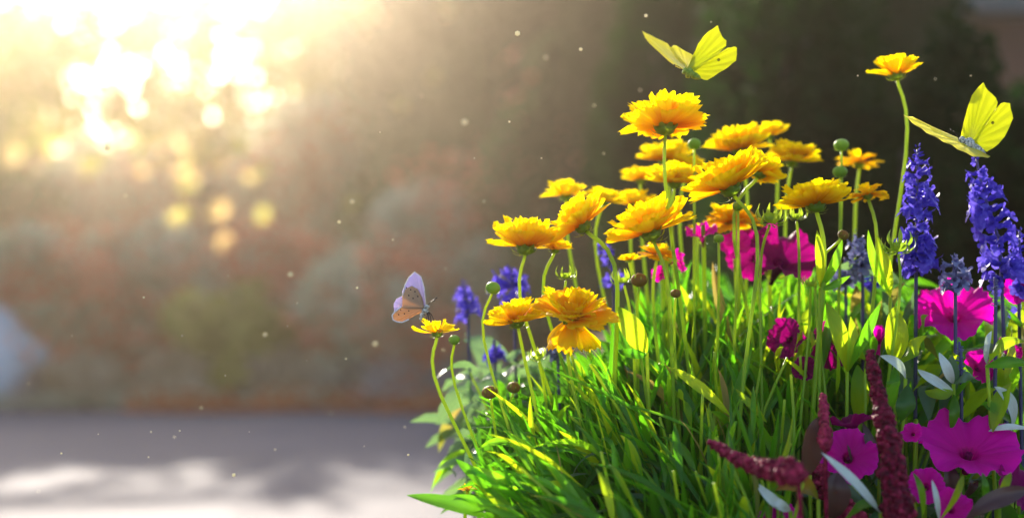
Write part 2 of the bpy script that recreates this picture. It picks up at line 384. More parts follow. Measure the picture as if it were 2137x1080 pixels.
# far tree line
FT = 'hazy bushes of the far planting'
for i, (px, Y, w, top, n, lab, s) in enumerate([(-60, 18.3, 700, 20, 9000, 'tall hazy distant tree at the upper left edge', 91), (400, 18.3, 520, 150, 7000, 'lower hazy distant tree straight under the glow', 92), (780, 18.3, 560, -260, 13000, 'hazy distant tree right of the glow', 96),
        (910, 12.6, 380, -760, 18000, 'very tall tree added right of the glow to shade the haze', 97), (1160, 14.4, 460, -950, 16000, 'very tall hazy tree above the leftmost yellow flowers, heightened to shade the haze', 94), (1480, 14.6, 460, -950, 12000, 'very tall dim tree above the left yellow butterfly, heightened to shade the haze', 95)]):  # the very tall crowns are added height that shades the right-hand haze
    shrub('distant_tree', px, Y, w, top, M['bg_olive' if Y > 18 else 'bg_mid'], lab, 'tree', n=n, size=.22, depth=1.0, seed=s, group='hazy distant trees', lumps=44)
for i, (px, Y, w, top, mat, bl, lab, s) in enumerate([
        (-120, 15, 620, 330, 'bg_mid', 'bg_red', 'far hazy bush at the left edge behind the yellow hanging branches', 21),
        (330, 16, 640, 300, 'bg_grey', 'bg_red', 'far hazy pinkish bush below the brightest glow', 22),
        (760, 15, 640, 200, 'bg_grey', 'bg_red', 'far hazy grey pink bush right of the hanging leafy sprigs', 23),
        (1080, 12.5, 620, 120, 'bg_mid', None, 'far tall brownish bush between the glow and the dark bushes', 24),
        (1380, 14.5, 520, 150, 'bg_mid', None, 'far brownish bush behind the gap left of the dark bushes', 25)]):
    shrub('far_bush', px, Y, w, top, M[mat], lab, 'bush', n=9000, size=.15, blossoms=M[bl] if bl else None, nb=2600 if bl else 0, bsize=.15, depth=1.2, seed=s, group=FT, lumps=24)

def pavement_shade_tree(px, Y, z0, z1, rx, n, label, seed, lean=0.0):
    rnd = random.Random(seed); x = (px - CX) / F * Y
    root = empty('pavement_shade_tree', (x, Y, 0), label, 'tree')
    t = MB(); zc_ = (z0 + z1) / 2
    tube(t, poly_curve([Vector((0, 0, -.05)), Vector((lean * .3, .05, z0 * .5)), Vector((lean * .8, 0, z0)), Vector((lean, 0, z1 * .92))], 14), .10, .03, 10); t.build('trunk', M['bark'], root)
    for k in range(6):
        a = rnd.uniform(0, 6.28); b = MB(); s0 = Vector((lean * .85, 0, z0 + rnd.uniform(-.2, .5)))
        tube(b, [s0, s0 + Vector((math.cos(a) * rx * .35, math.sin(a) * .4, .3)), s0 + Vector((math.cos(a) * rx * .8, math.sin(a) * .8, .5))], .03, .01, 6); b.build('limb', M['bark'], root)
    m = MB(); leaf_cloud(m, rnd, Vector((lean, 0, zc_)), Vector((rx, 1.1, (z1 - z0) / 2)), n, .2, 40); m.build('crown', M['bg_olive'], root, smooth=False)
pavement_shade_tree(370, 18.6, 4.75, 6.15, 2.6, 9000, 'added distant tree whose high crown shades the far pavement', 301, .3)  # added tree, crown mostly above the frame, to deepen the pavement's shade

# edge planting: rusty ground flowers at the pavement's far edge
rnd = random.Random(41)
mb = MB()
for k in range(900):
    x = rnd.uniform(-1.9, .2); y = 6.62 + rnd.uniform(-.05, .18) + .05 * math.sin(x * 5)
    leaf_cloud(mb, rnd, Vector((x, y, .03)), Vector((.03, .03, .025)), 3, .05, 3)
o = mb.build('ground_flowers', M['bg_orange'], smooth=False); tag(o, 'strip of rusty orange ground flowers edging the far side of the pavement', 'ground cover', kind='stuff')
rnd = random.Random(42)
mb = MB()
for k in range(1500):
    x = rnd.uniform(-3.2, 1.6); y = rnd.uniform(6.75, 7.3)
    leaf_cloud(mb, rnd, Vector((x, y, .05)), Vector((.06, .06, .05)), 3, .07, 3)
o = mb.build('dry_ground_cover', M['bg_grey'], smooth=False); tag(o, 'low dull ground cover between the pavement and the shrubs', 'ground cover', kind='stuff')

# pale boulder
def boulder(px, py, Y, rx, rz, label):
    mb = MB(); v = []; f = []; n, m_ = 32, 18
    for j in range(m_ + 1):
        ph = math.pi * j / m_
        for i in range(n):
            th = 2 * math.pi * i / n
            d = Vector((math.sin(ph) * math.cos(th), math.sin(ph) * math.sin(th), math.cos(ph)))
            k = 1 + .22 * noise.noise(d * 1.3 + Vector((4, 1, 7))) + .05 * noise.noise(d * 5)
            v.append((d.x * rx * k, d.y * rx * .8 * k, d.z * rz * k))
    for j in range(m_):
        for i in range(n):
            f.append((j * n + i, (j + 1) * n + i, (j + 1) * n + (i + 1) % n, j * n + (i + 1) % n))
    mb.add(v, f); o = mb.build('boulder', solid('pale_stone', (.30, .36, .44), (.42, .48, .56), 4, .8, .3, .6, 6, .01))
    c = P(px, py, Y); o.location = c; tag(o, label, 'boulder')
boulder(-10, 752, 7.0, .26, .32, 'pale blue grey rounded boulder at the left edge of the pavement')

# tree with hanging branches, upper left
def hanging_tree():
    rnd = random.Random(77); Y = 12.0
    base = Vector((P(-330, 0, Y).x, Y, 0))
    root = empty('leafy_tree', base, 'backlit yellow green tree hanging its branches into the upper left glow', 'tree')
    tr = MB()
    tube(tr, poly_curve([Vector((0, 0, -.05)), Vector((.05, 0, 1.4)), Vector((.0, .05, 3.0)), Vector((.3, 0, 4.0))], 14), .16, .08, 10)
    tr.build('trunk', M['bark'], root)
    ends = []
    for (px, py, dy) in [(60, 20, .2), (170, 60, -.3), (260, -10, .4), (360, 30, 0), (470, 40, -.4), (600, -10, .3), (700, -30, 0), (140, 150, .2), (40, 200, -.1), (330, 110, .2), (250, 130, -.2), (760, 10, .4), (530, 90, .1)]:
        ends.append(P(px, py, Y + dy) - base)
    for e in ends:
        b = MB(); s = Vector((rnd.uniform(0, .2), 0, rnd.uniform(3.0, 3.8)))
        mid = (s + e) * .5 + Vector((0, rnd.uniform(-.1, .1), .35))
        tube(b, poly_curve([s, mid, e, e + Vector((.1, 0, -.25))], 14), .03, .006, 6)
        b.build('branch', M['bark'], root)
    # leaves: loose clusters at pixels (px, py, radius px, count)
    mb = MB(); gl = MB()
    cl = [(30, 30, 90, 90), (130, 90, 90, 100), (20, 170, 70, 80), (190, 40, 90, 100), (100, 200, 80, 90), (60, 270, 60, 22), (270, 90, 90, 90), (240, 210, 80, 80),
          (340, 40, 90, 80), (330, 160, 80, 80), (430, 100, 90, 70), (300, 270, 55, 30), (400, 230, 60, 45), (470, 190, 60, 40), (520, 60, 80, 50), (560, 150, 60, 40),
          (430, 310, 35, 16), (390, 365, 28, 12), (360, 470, 24, 7), (600, 20, 80, 34), (720, 20, 50, 16), (770, 30, 40, 14), (500, 300, 30, 7), (520, 370, 26, 4), (190, 340, 26, 4),
          (160, 250, 60, 20), (60, 110, 90, 60), (430, 20, 70, 50), (200, -50, 60, 30), (330, 75, 60, 50), (450, 62, 70, 60), (560, 55, 70, 44), (640, 70, 50, 22), (420, -45, 50, 24), (60, -60, 50, 20), (560, -60, 50, 14), (930, 25, 20, 5), (905, 155, 22, 3), (830, 215, 18, 2)]  # some clusters, also above the frame, added to shape the pavement's shade
    for (px, py, r, n) in cl:
        for k in range(int(n * 2.2)):
            a = rnd.uniform(0, 6.28); q = r * abs(rnd.gauss(0, .62))
            p = P(px + q * math.cos(a), py + q * math.sin(a), Y + rnd.uniform(-.7, .7)) - base
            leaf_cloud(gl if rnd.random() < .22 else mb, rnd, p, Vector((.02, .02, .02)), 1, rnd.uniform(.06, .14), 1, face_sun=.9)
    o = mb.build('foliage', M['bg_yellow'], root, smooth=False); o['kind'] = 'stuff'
    o = gl.build('amber_glint_foliage', M['bg_painted_glint'], root, smooth=False); o['kind'] = 'stuff'
    # oversized pale leaves, mostly amber, standing in for sun glints on the sprigs
    for (px, py, mt, s) in [(410, 305, 'bg_painted_glint', .13), (438, 268, 'bg_painted_glint', .14), (505, 238, 'bg_painted_glint', .13), (548, 232, 'bg_yellow', .12), (340, 222, 'bg_painted_glint', .15), (300, 188, 'bg_painted_glint', .15), (578, 158, 'bg_painted_glint', .15), (838, 222, 'bg_yellow', .1), (905, 158, 'bg_yellow', .11), (935, 22, 'bg_painted_glint', .12), (772, 30, 'bg_painted_glint', .15), (735, 425, 'bg_yellow', .08), (453, 440, 'bg_painted_glint', .17), (548, 448, 'bg_yellow', .13), (468, 505, 'bg_painted_glint', .13), (351, 488, 'bg_painted_glint', .13), (24, 322, 'bg_painted_glint', .17), (223, 489, 'bg_red', .10),
                            (455, 340, 'bg_painted_glint', .15), (388, 362, 'bg_painted_glint', .18), (488, 308, 'bg_yellow', .14), (195, 335, 'bg_yellow', .13), (375, 455, 'bg_yellow', .17), (345, 335, 'bg_painted_glint', .10), (12, 175, 'bg_painted_glint', .2), (45, 65, 'bg_painted_glint', .2), (185, 125, 'bg_painted_glint', .2), (245, 222, 'bg_painted_glint', .17)]:
        q = MB(); v = [Vector((0, 0, 0))]; f = []
        a = sd.orthogonal().normalized(); b = sd.cross(a)
        for i in range(8):
            w = i * math.pi / 4; v.append((a * math.cos(w) + b * math.sin(w) * .8) * s * .62 + sd * (.008 * math.cos(2 * w)))
        f = [(0, 1 + i, 1 + (i + 1) % 8) for i in range(8)]
        q.add(v, f, [(.5, .5)] * 9); o = q.build('leaf', M[mt], root); o.location = P(px, py, Y - .6) - base
    tw = MB()
    for (x0, y0, x1, y1) in [(400, 200, 453, 440), (430, 210, 468, 505), (380, 200, 351, 488), (470, 190, 548, 448), (190, 200, 195, 335), (190, 210, 223, 489), (30, 180, 24, 322)]:
        tube(tw, poly_curve([P(x0, y0, Y - .3) - base, P((x0 + x1) / 2 + 12, (y0 + y1) / 2, Y - .5) - base, P(x1, y1, Y - .6) - base], 8), .005, .002, 5)
    tw.build('twig', M['bark'], root)
hanging_tree()

# brick house far behind on the right
def house():
    Y = 13.0
    a = P(1930, 0, Y); base = Vector((a.x, Y, 0))
    root = empty('brick_house', base, 'dark brick house with blue grey eaves in the upper right corner', 'house')
    m, N, L = new_mat('dark_brick'); out = N.new('ShaderNodeOutputMaterial'); pr = N.new('ShaderNodeBsdfPrincipled')
    tc = N.new('ShaderNodeTexCoord'); br = N.new('ShaderNodeTexBrick')
    mp = N.new('ShaderNodeMapping'); mp.inputs['Rotation'].default_value = (R(90), 0, 0)
    L.new(tc.outputs['Object'], mp.inputs[0]); L.new(mp.outputs[0], br.inputs['Vector'])
    br.inputs['Scale'].default_value = 1; br.inputs['Brick Width'].default_value = .22; br.inputs['Row Height'].default_value = .075; br.inputs['Mortar Size'].default_value = .008
    br.inputs['Color1'].default_value = (.10, .035, .022, 1); br.inputs['Color2'].default_value = (.14, .05, .035, 1); br.inputs['Mortar'].default_value = (.07, .055, .05, 1)
    L.new(br.outputs[0], pr.inputs['Base Color']); pr.inputs['Roughness'].default_value = .9; L.new(pr.outputs[0], out.inputs[0])
    def box(mb, x0, x1, y0, y1, z0, z1):
        v = [(x, y, z) for x in (x0, x1) for y in (y0, y1) for z in (z0, z1)]
        mb.add(v, [(0, 1, 3, 2), (4, 6, 7, 5), (0, 4, 5, 1), (2, 3, 7, 6), (0, 2, 6, 4), (1, 5, 7, 3)])
    b = MB(); box(b, .5, 5, .3, 5, -.05, 3.42); b.build('wall', m, root, False)
    b = MB(); box(b, .2, 5.3, 0, 5.3, 3.424, 3.58); b.build('eaves', solid('blue_grey_paint', (.08, .12, .16), (.12, .16, .2), 4, .6), root, False)
    b = MB(); b.add([(.15, -.05, 3.584), (5.35, -.05, 3.584), (5.35, 5.35, 3.584), (.15, 5.35, 3.584), (.15, 2.6, 5.2), (5.35, 2.6, 5.2)], [(0, 1, 5, 4), (2, 3, 4, 5), (0, 4, 3), (1, 2, 5), (0, 3, 2, 1)])
    b.build('roof', solid('red_brown_tile', (.16, .06, .04), (.24, .1, .06), 14, .8, .2, .5), root, False)
    w = MB(); box(w, 1.5, 2.5, .27, .33, 1.2, 2.6); wo_ = w.build('window', solid('window_frame_paint', (.3, .3, .3), (.4, .4, .4), 5), root, False)
    g = MB(); box(g, 1.56, 2.44, .255, .275, 1.27, 2.53); g.build('pane', solid('dark_glass', (.02, .03, .04), (.03, .04, .05), 3, .08, .6), wo_, False)
house()

# ================================================================== foreground flowers
def frame_of(n, spin=0.0):
    return n.normalized().to_track_quat('Z', 'Y').to_matrix().to_4x4() @ Matrix.Rotation(spin, 4, 'Z')

def nvec(tr, tc):
    return Vector((math.sin(R(tr)), -math.sin(R(tc)), math.cos(R(tr)) * math.cos(R(tc)))).normalized()

def petal_mesh(seed, mat, up=.12):
    rnd = random.Random(seed); nu, nv = 10, 16
    v = []; f = []; uv = []
    notch = [rnd.uniform(.07, .2) for _ in range(5)]; peak = [rnd.uniform(0, .09) for _ in range(4)]
    wf = rnd.uniform(.22, .29); lean = rnd.uniform(-.08, .08); ph = rnd.uniform(0, 6)
    for i in range(nu + 1):
        u = i / nu; hw = .06 + wf * math.sin(min(1, u * 1.05) * math.pi * .5) ** 1.3
        for j in range(nv + 1):
            w = 2 * j / nv - 1; k = j % 4
            d = notch[j // 4] if k == 0 else (peak[min(j // 4, 3)] if k == 2 else .5 * (notch[j // 4] if k == 1 else notch[min(j // 4 + 1, 4)]) + .01)
            L_ = 1 - .10 * w * w - d * 1.7 * (u ** 9)
            x = u * L_; y = w * hw + lean * u * u + .01 * math.sin(9 * u + ph)
            z = up * u * u + .10 * hw * w * w * 2 + .016 * math.cos(w * math.pi * 4) * u + .025 * math.sin(u * 5 + w * 3 + ph) * u
            v.append((x, y, z)); uv.append((u, w * .5 + .5))
    for i in range(nu):
        for j in range(nv):
            a = i * (nv + 1) + j; f.append((a, a + 1, a + nv + 2, a + nv + 1))
    mb = MB(); mb.add(v, f, uv); return mb.mesh('petal', mat)

PET = [petal_mesh(k, M['petal'], .02 + .06 * (k % 5)) for k in range(9)]
PETO = [petal_mesh(50 + k, M['petal_orange'], -.05 - .10 * (k % 3)) for k in range(6)]

def dome_mesh(mat, seed):
    rnd = random.Random(seed); mb = MB()
    for k in range(90):
        r = math.sqrt(k / 90); a = k * 2.39996
        c = Vector((r * math.cos(a), r * math.sin(a), .35 * (1 - r * r)))
        s = .10; h = rnd.uniform(.12, .3)
        v = [c + Vector((s * math.cos(t), s * math.sin(t), 0)) for t in (0, 1.57, 3.14, 4.71)] + [c + Vector((rnd.uniform(-.03, .03), rnd.uniform(-.03, .03), h))]
        mb.add(v, [(0, 1, 4), (1, 2, 4), (2, 3, 4), (3, 0, 4)])
    return mb.mesh('flower_disc', mat)
DISC = dome_mesh(M['disc'], 1)

def calyx_mesh():
    mb = MB(); v = []; f = []; seg = 16
    prof = [(.10, -.42), (.20, -.40), (.42, -.28), (.52, -.10), (.50, .06)]
    for r, z in prof:
        for k in range(seg):
            a = 2 * math.pi * k / seg; v.append((r * math.cos(a) * (1 + .05 * math.cos(8 * a)), r * math.sin(a) * (1 + .05 * math.cos(8 * a)), z))
    for i in range(len(prof) - 1):
        for k in range(seg): f.append((i * seg + k, i * seg + (k + 1) % seg, (i + 1) * seg + (k + 1) % seg, (i + 1) * seg + k))
    f.append(tuple(range(seg - 1, -1, -1)))
    mb.add(v, f, [(.3, .5)] * len(v)); return mb.mesh('calyx', M['calyx'])
CAL = calyx_mesh()

def bract_mesh(kind):
    mb = MB(); z = Vector
    if kind == 0:    # broad inner bract pressed against the petals
        ribbon(mb, z((.30, 0, -.2)), z((.62, 0, -.12)), z((.80, 0, .22)), .34, side=z((0, 1, 0)), fold=-.2, nu=6, peak=.5)
    elif kind == 1:  # narrow outer bract, curled down
        ribbon(mb, z((.18, 0, -.36)), z((.62, 0, -.42)), z((.86, 0, -.12)), .16, side=z((0, 1, 0)), fold=.3, nu=6, peak=.4)
    else:            # claw like bract standing up
        ribbon(mb, z((.38, 0, -.2)), z((.95, 0, -.05)), z((.62, 0, .62)), .22, side=z((0, 1, 0)), fold=.3, nu=8, peak=.4)
    return mb.mesh('bract', M['calyx'])
BR = [bract_mesh(0), bract_mesh(1), bract_mesh(2)]

def stem_path(head, n, rnd, base_px=None, Yb=None):
    """from the soil to just under the head"""
    hx = CX + head.x / head.y * F
    if base_px is None: base_px = 1560 + (hx - 1560) * .42
    Yb = Yb if Yb else head.y + rnd.uniform(-.02, .05)
    base = Vector(((base_px - CX) / F * Yb, Yb, SOIL))
    L_ = (head - base).length
    pts = [base, base.lerp(head, .33) + Vector((rnd.uniform(-.006, .006), 0, 0)), base.lerp(head, .68) + Vector((rnd.uniform(-.005, .005), 0, 0)), head - n * (L_ * .08), head]
    # keep a gentle bow: lower part leans out less than the top
    pts[1].x += (head.x - base.x) * -.04
    return base, pts

def coreopsis(px, py, w, Y, tr, tc, label, seed, base_px=None, dense=1.0, openness=0, orange=False, droop=0, rows=3, Yb=None, stem_r=.00135):
    rnd = random.Random(seed)
    Rr = w * .54 / F * Y; n = nvec(tr + rnd.uniform(-4, 4), tc + rnd.uniform(-3, 3))
    c = P(px, py, Y); head = c - n * (Rr * .22)
    neck = head - n * (Rr * .17)
    base, pts = stem_path(neck, n, rnd, base_px, Yb)
    root = empty('coreopsis_flower', base, label, 'flower', 'yellow coreopsis flowers of the front clump')
    mb = MB(); tube(mb, [p - base for p in poly_curve(pts, 18)], stem_r * 1.15, stem_r * .85, 8); mb.build('stem', M['stem'], root)
    F0 = Matrix.Translation(head - base) @ frame_of(n, rnd.uniform(0, 6.28))
    link(CAL, 'calyx', root, F0 @ Matrix.Scale(Rr * .42, 4))
    for k in range(8):
        link(BR[0], 'bract', root, F0 @ Matrix.Rotation(k * math.pi / 4, 4, 'Z') @ Matrix.Scale(Rr * .40, 4))
        if k % 2 == 0 or rnd.random() < .5:
            link(BR[1], 'bract', root, F0 @ Matrix.Rotation(k * math.pi / 4 + .39, 4, 'Z') @ Matrix.Rotation(rnd.uniform(-.3, .3), 4, 'Y') @ Matrix.Scale(Rr * rnd.uniform(.38, .5), 4))
    link(DISC, 'flower_disc', root, F0 @ Matrix.Translation((0, 0, Rr * .08)) @ Matrix.Scale(Rr * .26, 4))
    spec = ([(11, 7, 1.14, .02), (11, 20, 1.06, .05), (10, 34, .94, .08), (9, 50, .76, .10), (7, 68, .58, .10)] if rows > 2 else [(10, 7, 1.12, .02), (9, 26, .98, .05), (8, 48, .76, .08)])
    for ri, (cnt, el, ln, z0) in enumerate(spec):
        cnt = max(4, int(cnt * dense))
        for k in range(cnt):
            a = 2 * math.pi * (k + .5 * (ri % 2)) / cnt + rnd.uniform(-.12, .12)
            if rnd.random() < .05: continue
            e = R(el + openness + rnd.uniform(-12, 10))
            lenk = ln * rnd.uniform(.9, 1.06)
            lib = PETO if (orange and ri < 2) or (orange and rnd.random() < .4) else PET
            if droop and ri == 0:
                # petals facing the camera hang down
                dirv = (F0.to_3x3() @ Vector((math.cos(a), math.sin(a), 0)))
                if dirv.y < -.1: e -= R(rnd.uniform(.45, 1.05) * droop); lenk *= .86; lib = PETO if rnd.random() < .6 else PET
            Mx = F0 @ Matrix.Rotation(a, 4, 'Z') @ Matrix.Translation((Rr * .10, 0, Rr * z0)) @ Matrix.Rotation(-e, 4, 'Y') @ Matrix.Rotation(rnd.uniform(-.25, .25), 4, 'X')
            s = Rr * .90 * lenk
            link(lib[rnd.randrange(len(lib))], 'petal', root, Mx @ Matrix.Diagonal((s, s * rnd.uniform(.9, 1.15), s, 1)))
    return root

FL = [
 # px, py, w, Y, right tilt, camera tilt, label, kwargs
 (1388, 246, 176, .94, 3, -9, 'big flat yellow flower standing highest in the middle of the clump', dict(base_px=1520, openness=-6)),
 (1868, 143, 118, 1.00, -10, 2, 'lone yellow flower on a very long stalk above the blue salvia', dict(base_px=1790, dense=.7, rows=2)),
 (1542, 298, 130, 1.06, -6, 6, 'blurred yellow flower touching the small one at its upper right, behind the clump', dict(base_px=1560)),
 (1602, 274, 82, 1.10, -14, 4, 'small blurred yellow flower topmost of the back group right of centre', dict(base_px=1600, rows=2)),
 (1655, 324, 108, 1.07, 2, 4, 'blurred yellow flower at the right of the back group, above the wide flat flower', dict(base_px=1630)),
 (1795, 331, 90, 1.10, 2, 0, 'shaded orange flower beside two round green buds', dict(base_px=1770, orange=True, dense=.7, rows=2)),
 (1388, 322, 108, 1.10, -8, 6, 'blurred yellow flower directly under the highest centre flower', dict(base_px=1450)),
 (1336, 366, 80, 1.10, 0, 4, 'small blurred yellow flower left of the leaning stalk under the highest flower', dict(base_px=1430, rows=2)),
 (1408, 368, 118, 1.01, 4, 8, 'ragged yellow flower crossed by the stalk of the highest flower', dict(base_px=1500)),
 (1180, 397, 98, 1.07, -2, 2, 'blurred yellow flower furthest left of the back row', dict(base_px=1380, dense=.8, rows=2)),
 (1260, 410, 78, 1.05, 4, 6, 'small orange yellow flower just above the tilted left flower', dict(base_px=1400, rows=2)),
 (1323, 416, 88, 1.08, 0, 2, 'small blurred yellow flower between the tilted left flower and the ragged one', dict(base_px=1440, rows=2)),
 (1098, 498, 160, .95, 4, -4, 'wide yellow flower at the left end of the upper row', dict(base_px=1330)),
 (1207, 458, 142, .93, -30, -8, 'yellow flower tipped to the left overlapping the wide left flower', dict(base_px=1400, stem_r=.0017)),
 (1352, 466, 176, .92, -15, 2, 'large orange yellow flower tipped left in the middle row', dict(base_px=1500, orange=False)),
 (1516, 374, 180, .92, -28, 0, 'largest upright yellow flower, strongly tipped left, in the centre right', dict(base_px=1545)),
 (1590, 352, 106, .97, 24, -6, 'yellow flower tucked behind the right edge of the strongly tipped flower', dict(base_px=1575)),
 (1700, 412, 150, .93, -5, -3, 'wide flat yellow flower with toothed petals on a freckled stalk', dict(base_px=1680, stem_r=.0017)),
 (1810, 400, 80, .96, -8, -8, 'small orange flower with curled bracts right of the wide flat flower', dict(base_px=1740, orange=True, dense=.7, rows=2)),
 (1525, 455, 116, 1.02, -8, 0, 'orange yellow flower above the purple petunias', dict(base_px=1540, orange=True)),
 (1456, 478, 50, 1.06, 0, 0, 'little yellow flower left of the smallest purple petunia', dict(base_px=1500, rows=2)),
 (1197, 650, 176, .90, 6, 26, 'large orange flower with drooping front petals low in the left of the clump', dict(base_px=1380, openness=4, droop=62, orange=True)),
 (1076, 658, 128, .92, -12, 4, 'yellow flower half behind the drooping orange flower', dict(base_px=1330)),
 (912, 684, 94, .92, 4, 0, 'small half opened yellow flower below the lilac butterfly', dict(base_px=1255, dense=.5, rows=2)),
 (1372, 524, 84, .98, 0, 4, 'small orange flower below the large tipped middle row flower', dict(base_px=1460, orange=True, rows=2)),
 (1160, 512, 74, .955, 8, 10, 'yellow flower wedged under the tipped left flower, beside the wide left one', dict(base_px=1350, rows=2)),
 (1440, 340, 70, 1.08, 10, 0, 'small blurred yellow flower right behind the ragged flower', dict(base_px=1470, rows=2)),
 (1312, 538, 44, .96, -6, 4, 'tiny yellow flower left of a brown seed head', dict(base_px=1420, rows=2, dense=.7)),
 (976, 1016, 38, .90, 0, 0, 'tiny orange flower low at the left, among the leaves over the pavement', dict(base_px=1080, orange=True, rows=2, dense=.6)),
]
for i, (px, py, w, Y, tr, tc, lab, kw) in enumerate(FL):
    coreopsis(px, py, w, Y, tr, tc, lab, 100 + i, **kw)

# ---- buds and seed heads
def bud_mesh(mat):
    mb = MB(); v = []; f = []; uv = []; n, m_ = 18, 10
    for j in range(m_ + 1):
        ph = math.pi * j / m_
        for i in range(n):
            th = 2 * math.pi * i / n; k = 1 + .05 * math.cos(8 * th) * math.sin(ph)
            v.append((math.sin(ph) * math.cos(th) * k, math.sin(ph) * math.sin(th) * k, math.cos(ph) * .82)); uv.append((j / m_, i / n))
    for j in range(m_):
        for i in range(n): f.append((j * n + i, (j + 1) * n + i, (j + 1) * n + (i + 1) % n, j * n + (i + 1) % n))
    mb.add(v, f, uv); return mb.mesh('bud', mat)
M['bud_green'] = petal_like('bud_green', [(0, (.42, .54, .16)), (.35, (.24, .44, .04)), (1, (.12, .28, .02))], [(0, (.5, .6, .2)), (1, (.3, .5, .05))], trans=.4, rough=.45, spec=.2, scale=60)  # paler top end paints the gleam on the bud
M['bud_brown'] = petal_like('bud_brown', [(0, (.25, .12, .02)), (.5, (.2, .11, .02)), (1, (.08, .12, .02))], [(0, (.5, .24, .03)), (1, (.25, .3, .04))], trans=.3, rough=.6, spec=.3, scale=300, noise_amt=.4)
BUD = bud_mesh(M['bud_green']); BUDB = bud_mesh(M['bud_brown'])

def bud(px, py, w, Y, label, seed, base_px, kind='round', tr=0, tc=0, name='coreopsis_bud'):
    rnd = random.Random(seed); r = w * .5 / F * Y; n = nvec(tr, tc)
    c = P(px, py, Y); base, pts = stem_path(c - n * r * .7, n, rnd, base_px)
    root = empty(name, base, label, 'flower bud' if kind == 'round' else 'seed head', 'buds and seed heads of the front clump')
    mb = MB(); tube(mb, [p - base for p in poly_curve(pts, 16)], .0013, .0009, 7); mb.build('stem', M['stem'], root)
    F0 = Matrix.Translation(c - base) @ frame_of(n, rnd.uniform(0, 6))
    if kind == 'round':
        link(BUD, 'bud', root, F0 @ Matrix.Scale(r * .92, 4))
        for k in range(8): link(BR[1], 'bract', root, F0 @ Matrix.Translation((0, 0, -r * .25)) @ Matrix.Rotation(k * math.pi / 4, 4, 'Z') @ Matrix.Scale(r * 1.25, 4))
        for k in range(8): link(BR[0], 'bract', root, F0 @ Matrix.Translation((0, 0, -r * .1)) @ Matrix.Rotation(k * math.pi / 4 + .39, 4, 'Z') @ Matrix.Scale(r * 1.15, 4))
    else:
        link(BUDB if kind == 'brown' else CAL, 'seed_cup', root, F0 @ Matrix.Scale(r * (.8 if kind == 'brown' else 1.1), 4))
        for k in range(8):
            link(BR[2], 'bract', root, F0 @ Matrix.Rotation(k * math.pi / 4, 4, 'Z') @ Matrix.Rotation(rnd.uniform(-.2, .35), 4, 'Y') @ Matrix.Scale(r * (1.5 if kind == 'spiky' else 1.0), 4))
            if kind == 'spiky': link(BR[1], 'bract', root, F0 @ Matrix.Rotation(k * math.pi / 4 + .4, 4, 'Z') @ Matrix.Rotation(rnd.uniform(-.2, .2), 4, 'Y') @ Matrix.Scale(r * 1.3, 4))
BD = [
 (1449, 300, 30, 1.0, 'small round bud on a short stalk right of the highest centre flower', 1500, 'round', 0, 0),
 (1756, 302, 33, 1.0, 'upper of two round green buds beside the shaded orange flower', 1730, 'round', 0, 0),
 (1753, 358, 32, 1.0, 'lower of two round green buds beside the shaded orange flower', 1735, 'round', 0, 0),
 (1029, 600, 34, .93, 'round green bud left of the blurred blue spike behind the low orange flower', 1280, 'round', 10, 10),
 (1181, 572, 40, .93, 'withered curled seed head above the drooping orange flower', 1380, 'spiky', 0, 10),
 (1334, 584, 44, .93, 'round brown seed head left of the purple petunias', 1440, 'brown', 0, 10),
 (1610, 452, 58, .93, 'big spiky green seed head under the strongly tipped flower', 1590, 'spiky', 5, 30),
 (1662, 448, 40, .95, 'small green seed head under the wide flat flower', 1640, 'spiky', -5, 10),
 (1875, 512, 58, .93, 'spiky green seed head in front of the tall blue salvia', 1760, 'spiky', 5, -20),
 (1760, 490, 30, .93, 'dark nodding bud above the middle blue salvia', 1700, 'brown', 25, 20),
 (1410, 612, 28, .93, 'small pale bud among the stalks below the petunias', 1480, 'brown', 0, 10),
 (1500, 497, 24, .95, 'tiny green bud left of the bright pink petunia', 1520, 'round', 0, 0),
 (1022, 818, 42, .93, 'brownish green bud lowest on the left side of the clump', 1240, 'brown', -8, 10),
 (1072, 808, 36, .95, 'dull round bud right beside the lowest left bud', 1290, 'brown', 6, 10),
 (1122, 742, 36, .94, 'pale bud below the drooping orange flower', 1310, 'spiky', -10, 10),
 (1540, 430, 26, .95, 'small green bud hidden under the strongly tipped flower', 1550, 'round', 0, 0),
 (1692, 590, 34, .93, 'ragged green seed head right of the large purple petunia', 1650, 'spiky', 0, 10),
 (1300, 580, 44, .95, 'pale curled seed head behind the brown one', 1420, 'spiky', -10, 0),
 (948, 708, 26, .915, 'small green bud beside the half opened flower below the butterfly', 1262, 'round', 0, 20),
]
for i, (px, py, w, Y, lab, bx, kind, tr, tc) in enumerate(BD):
    bud(px, py, w, Y, lab, 300 + i, bx, kind, tr, tc, 'coreopsis_bud' if kind == 'round' else 'seed_head')

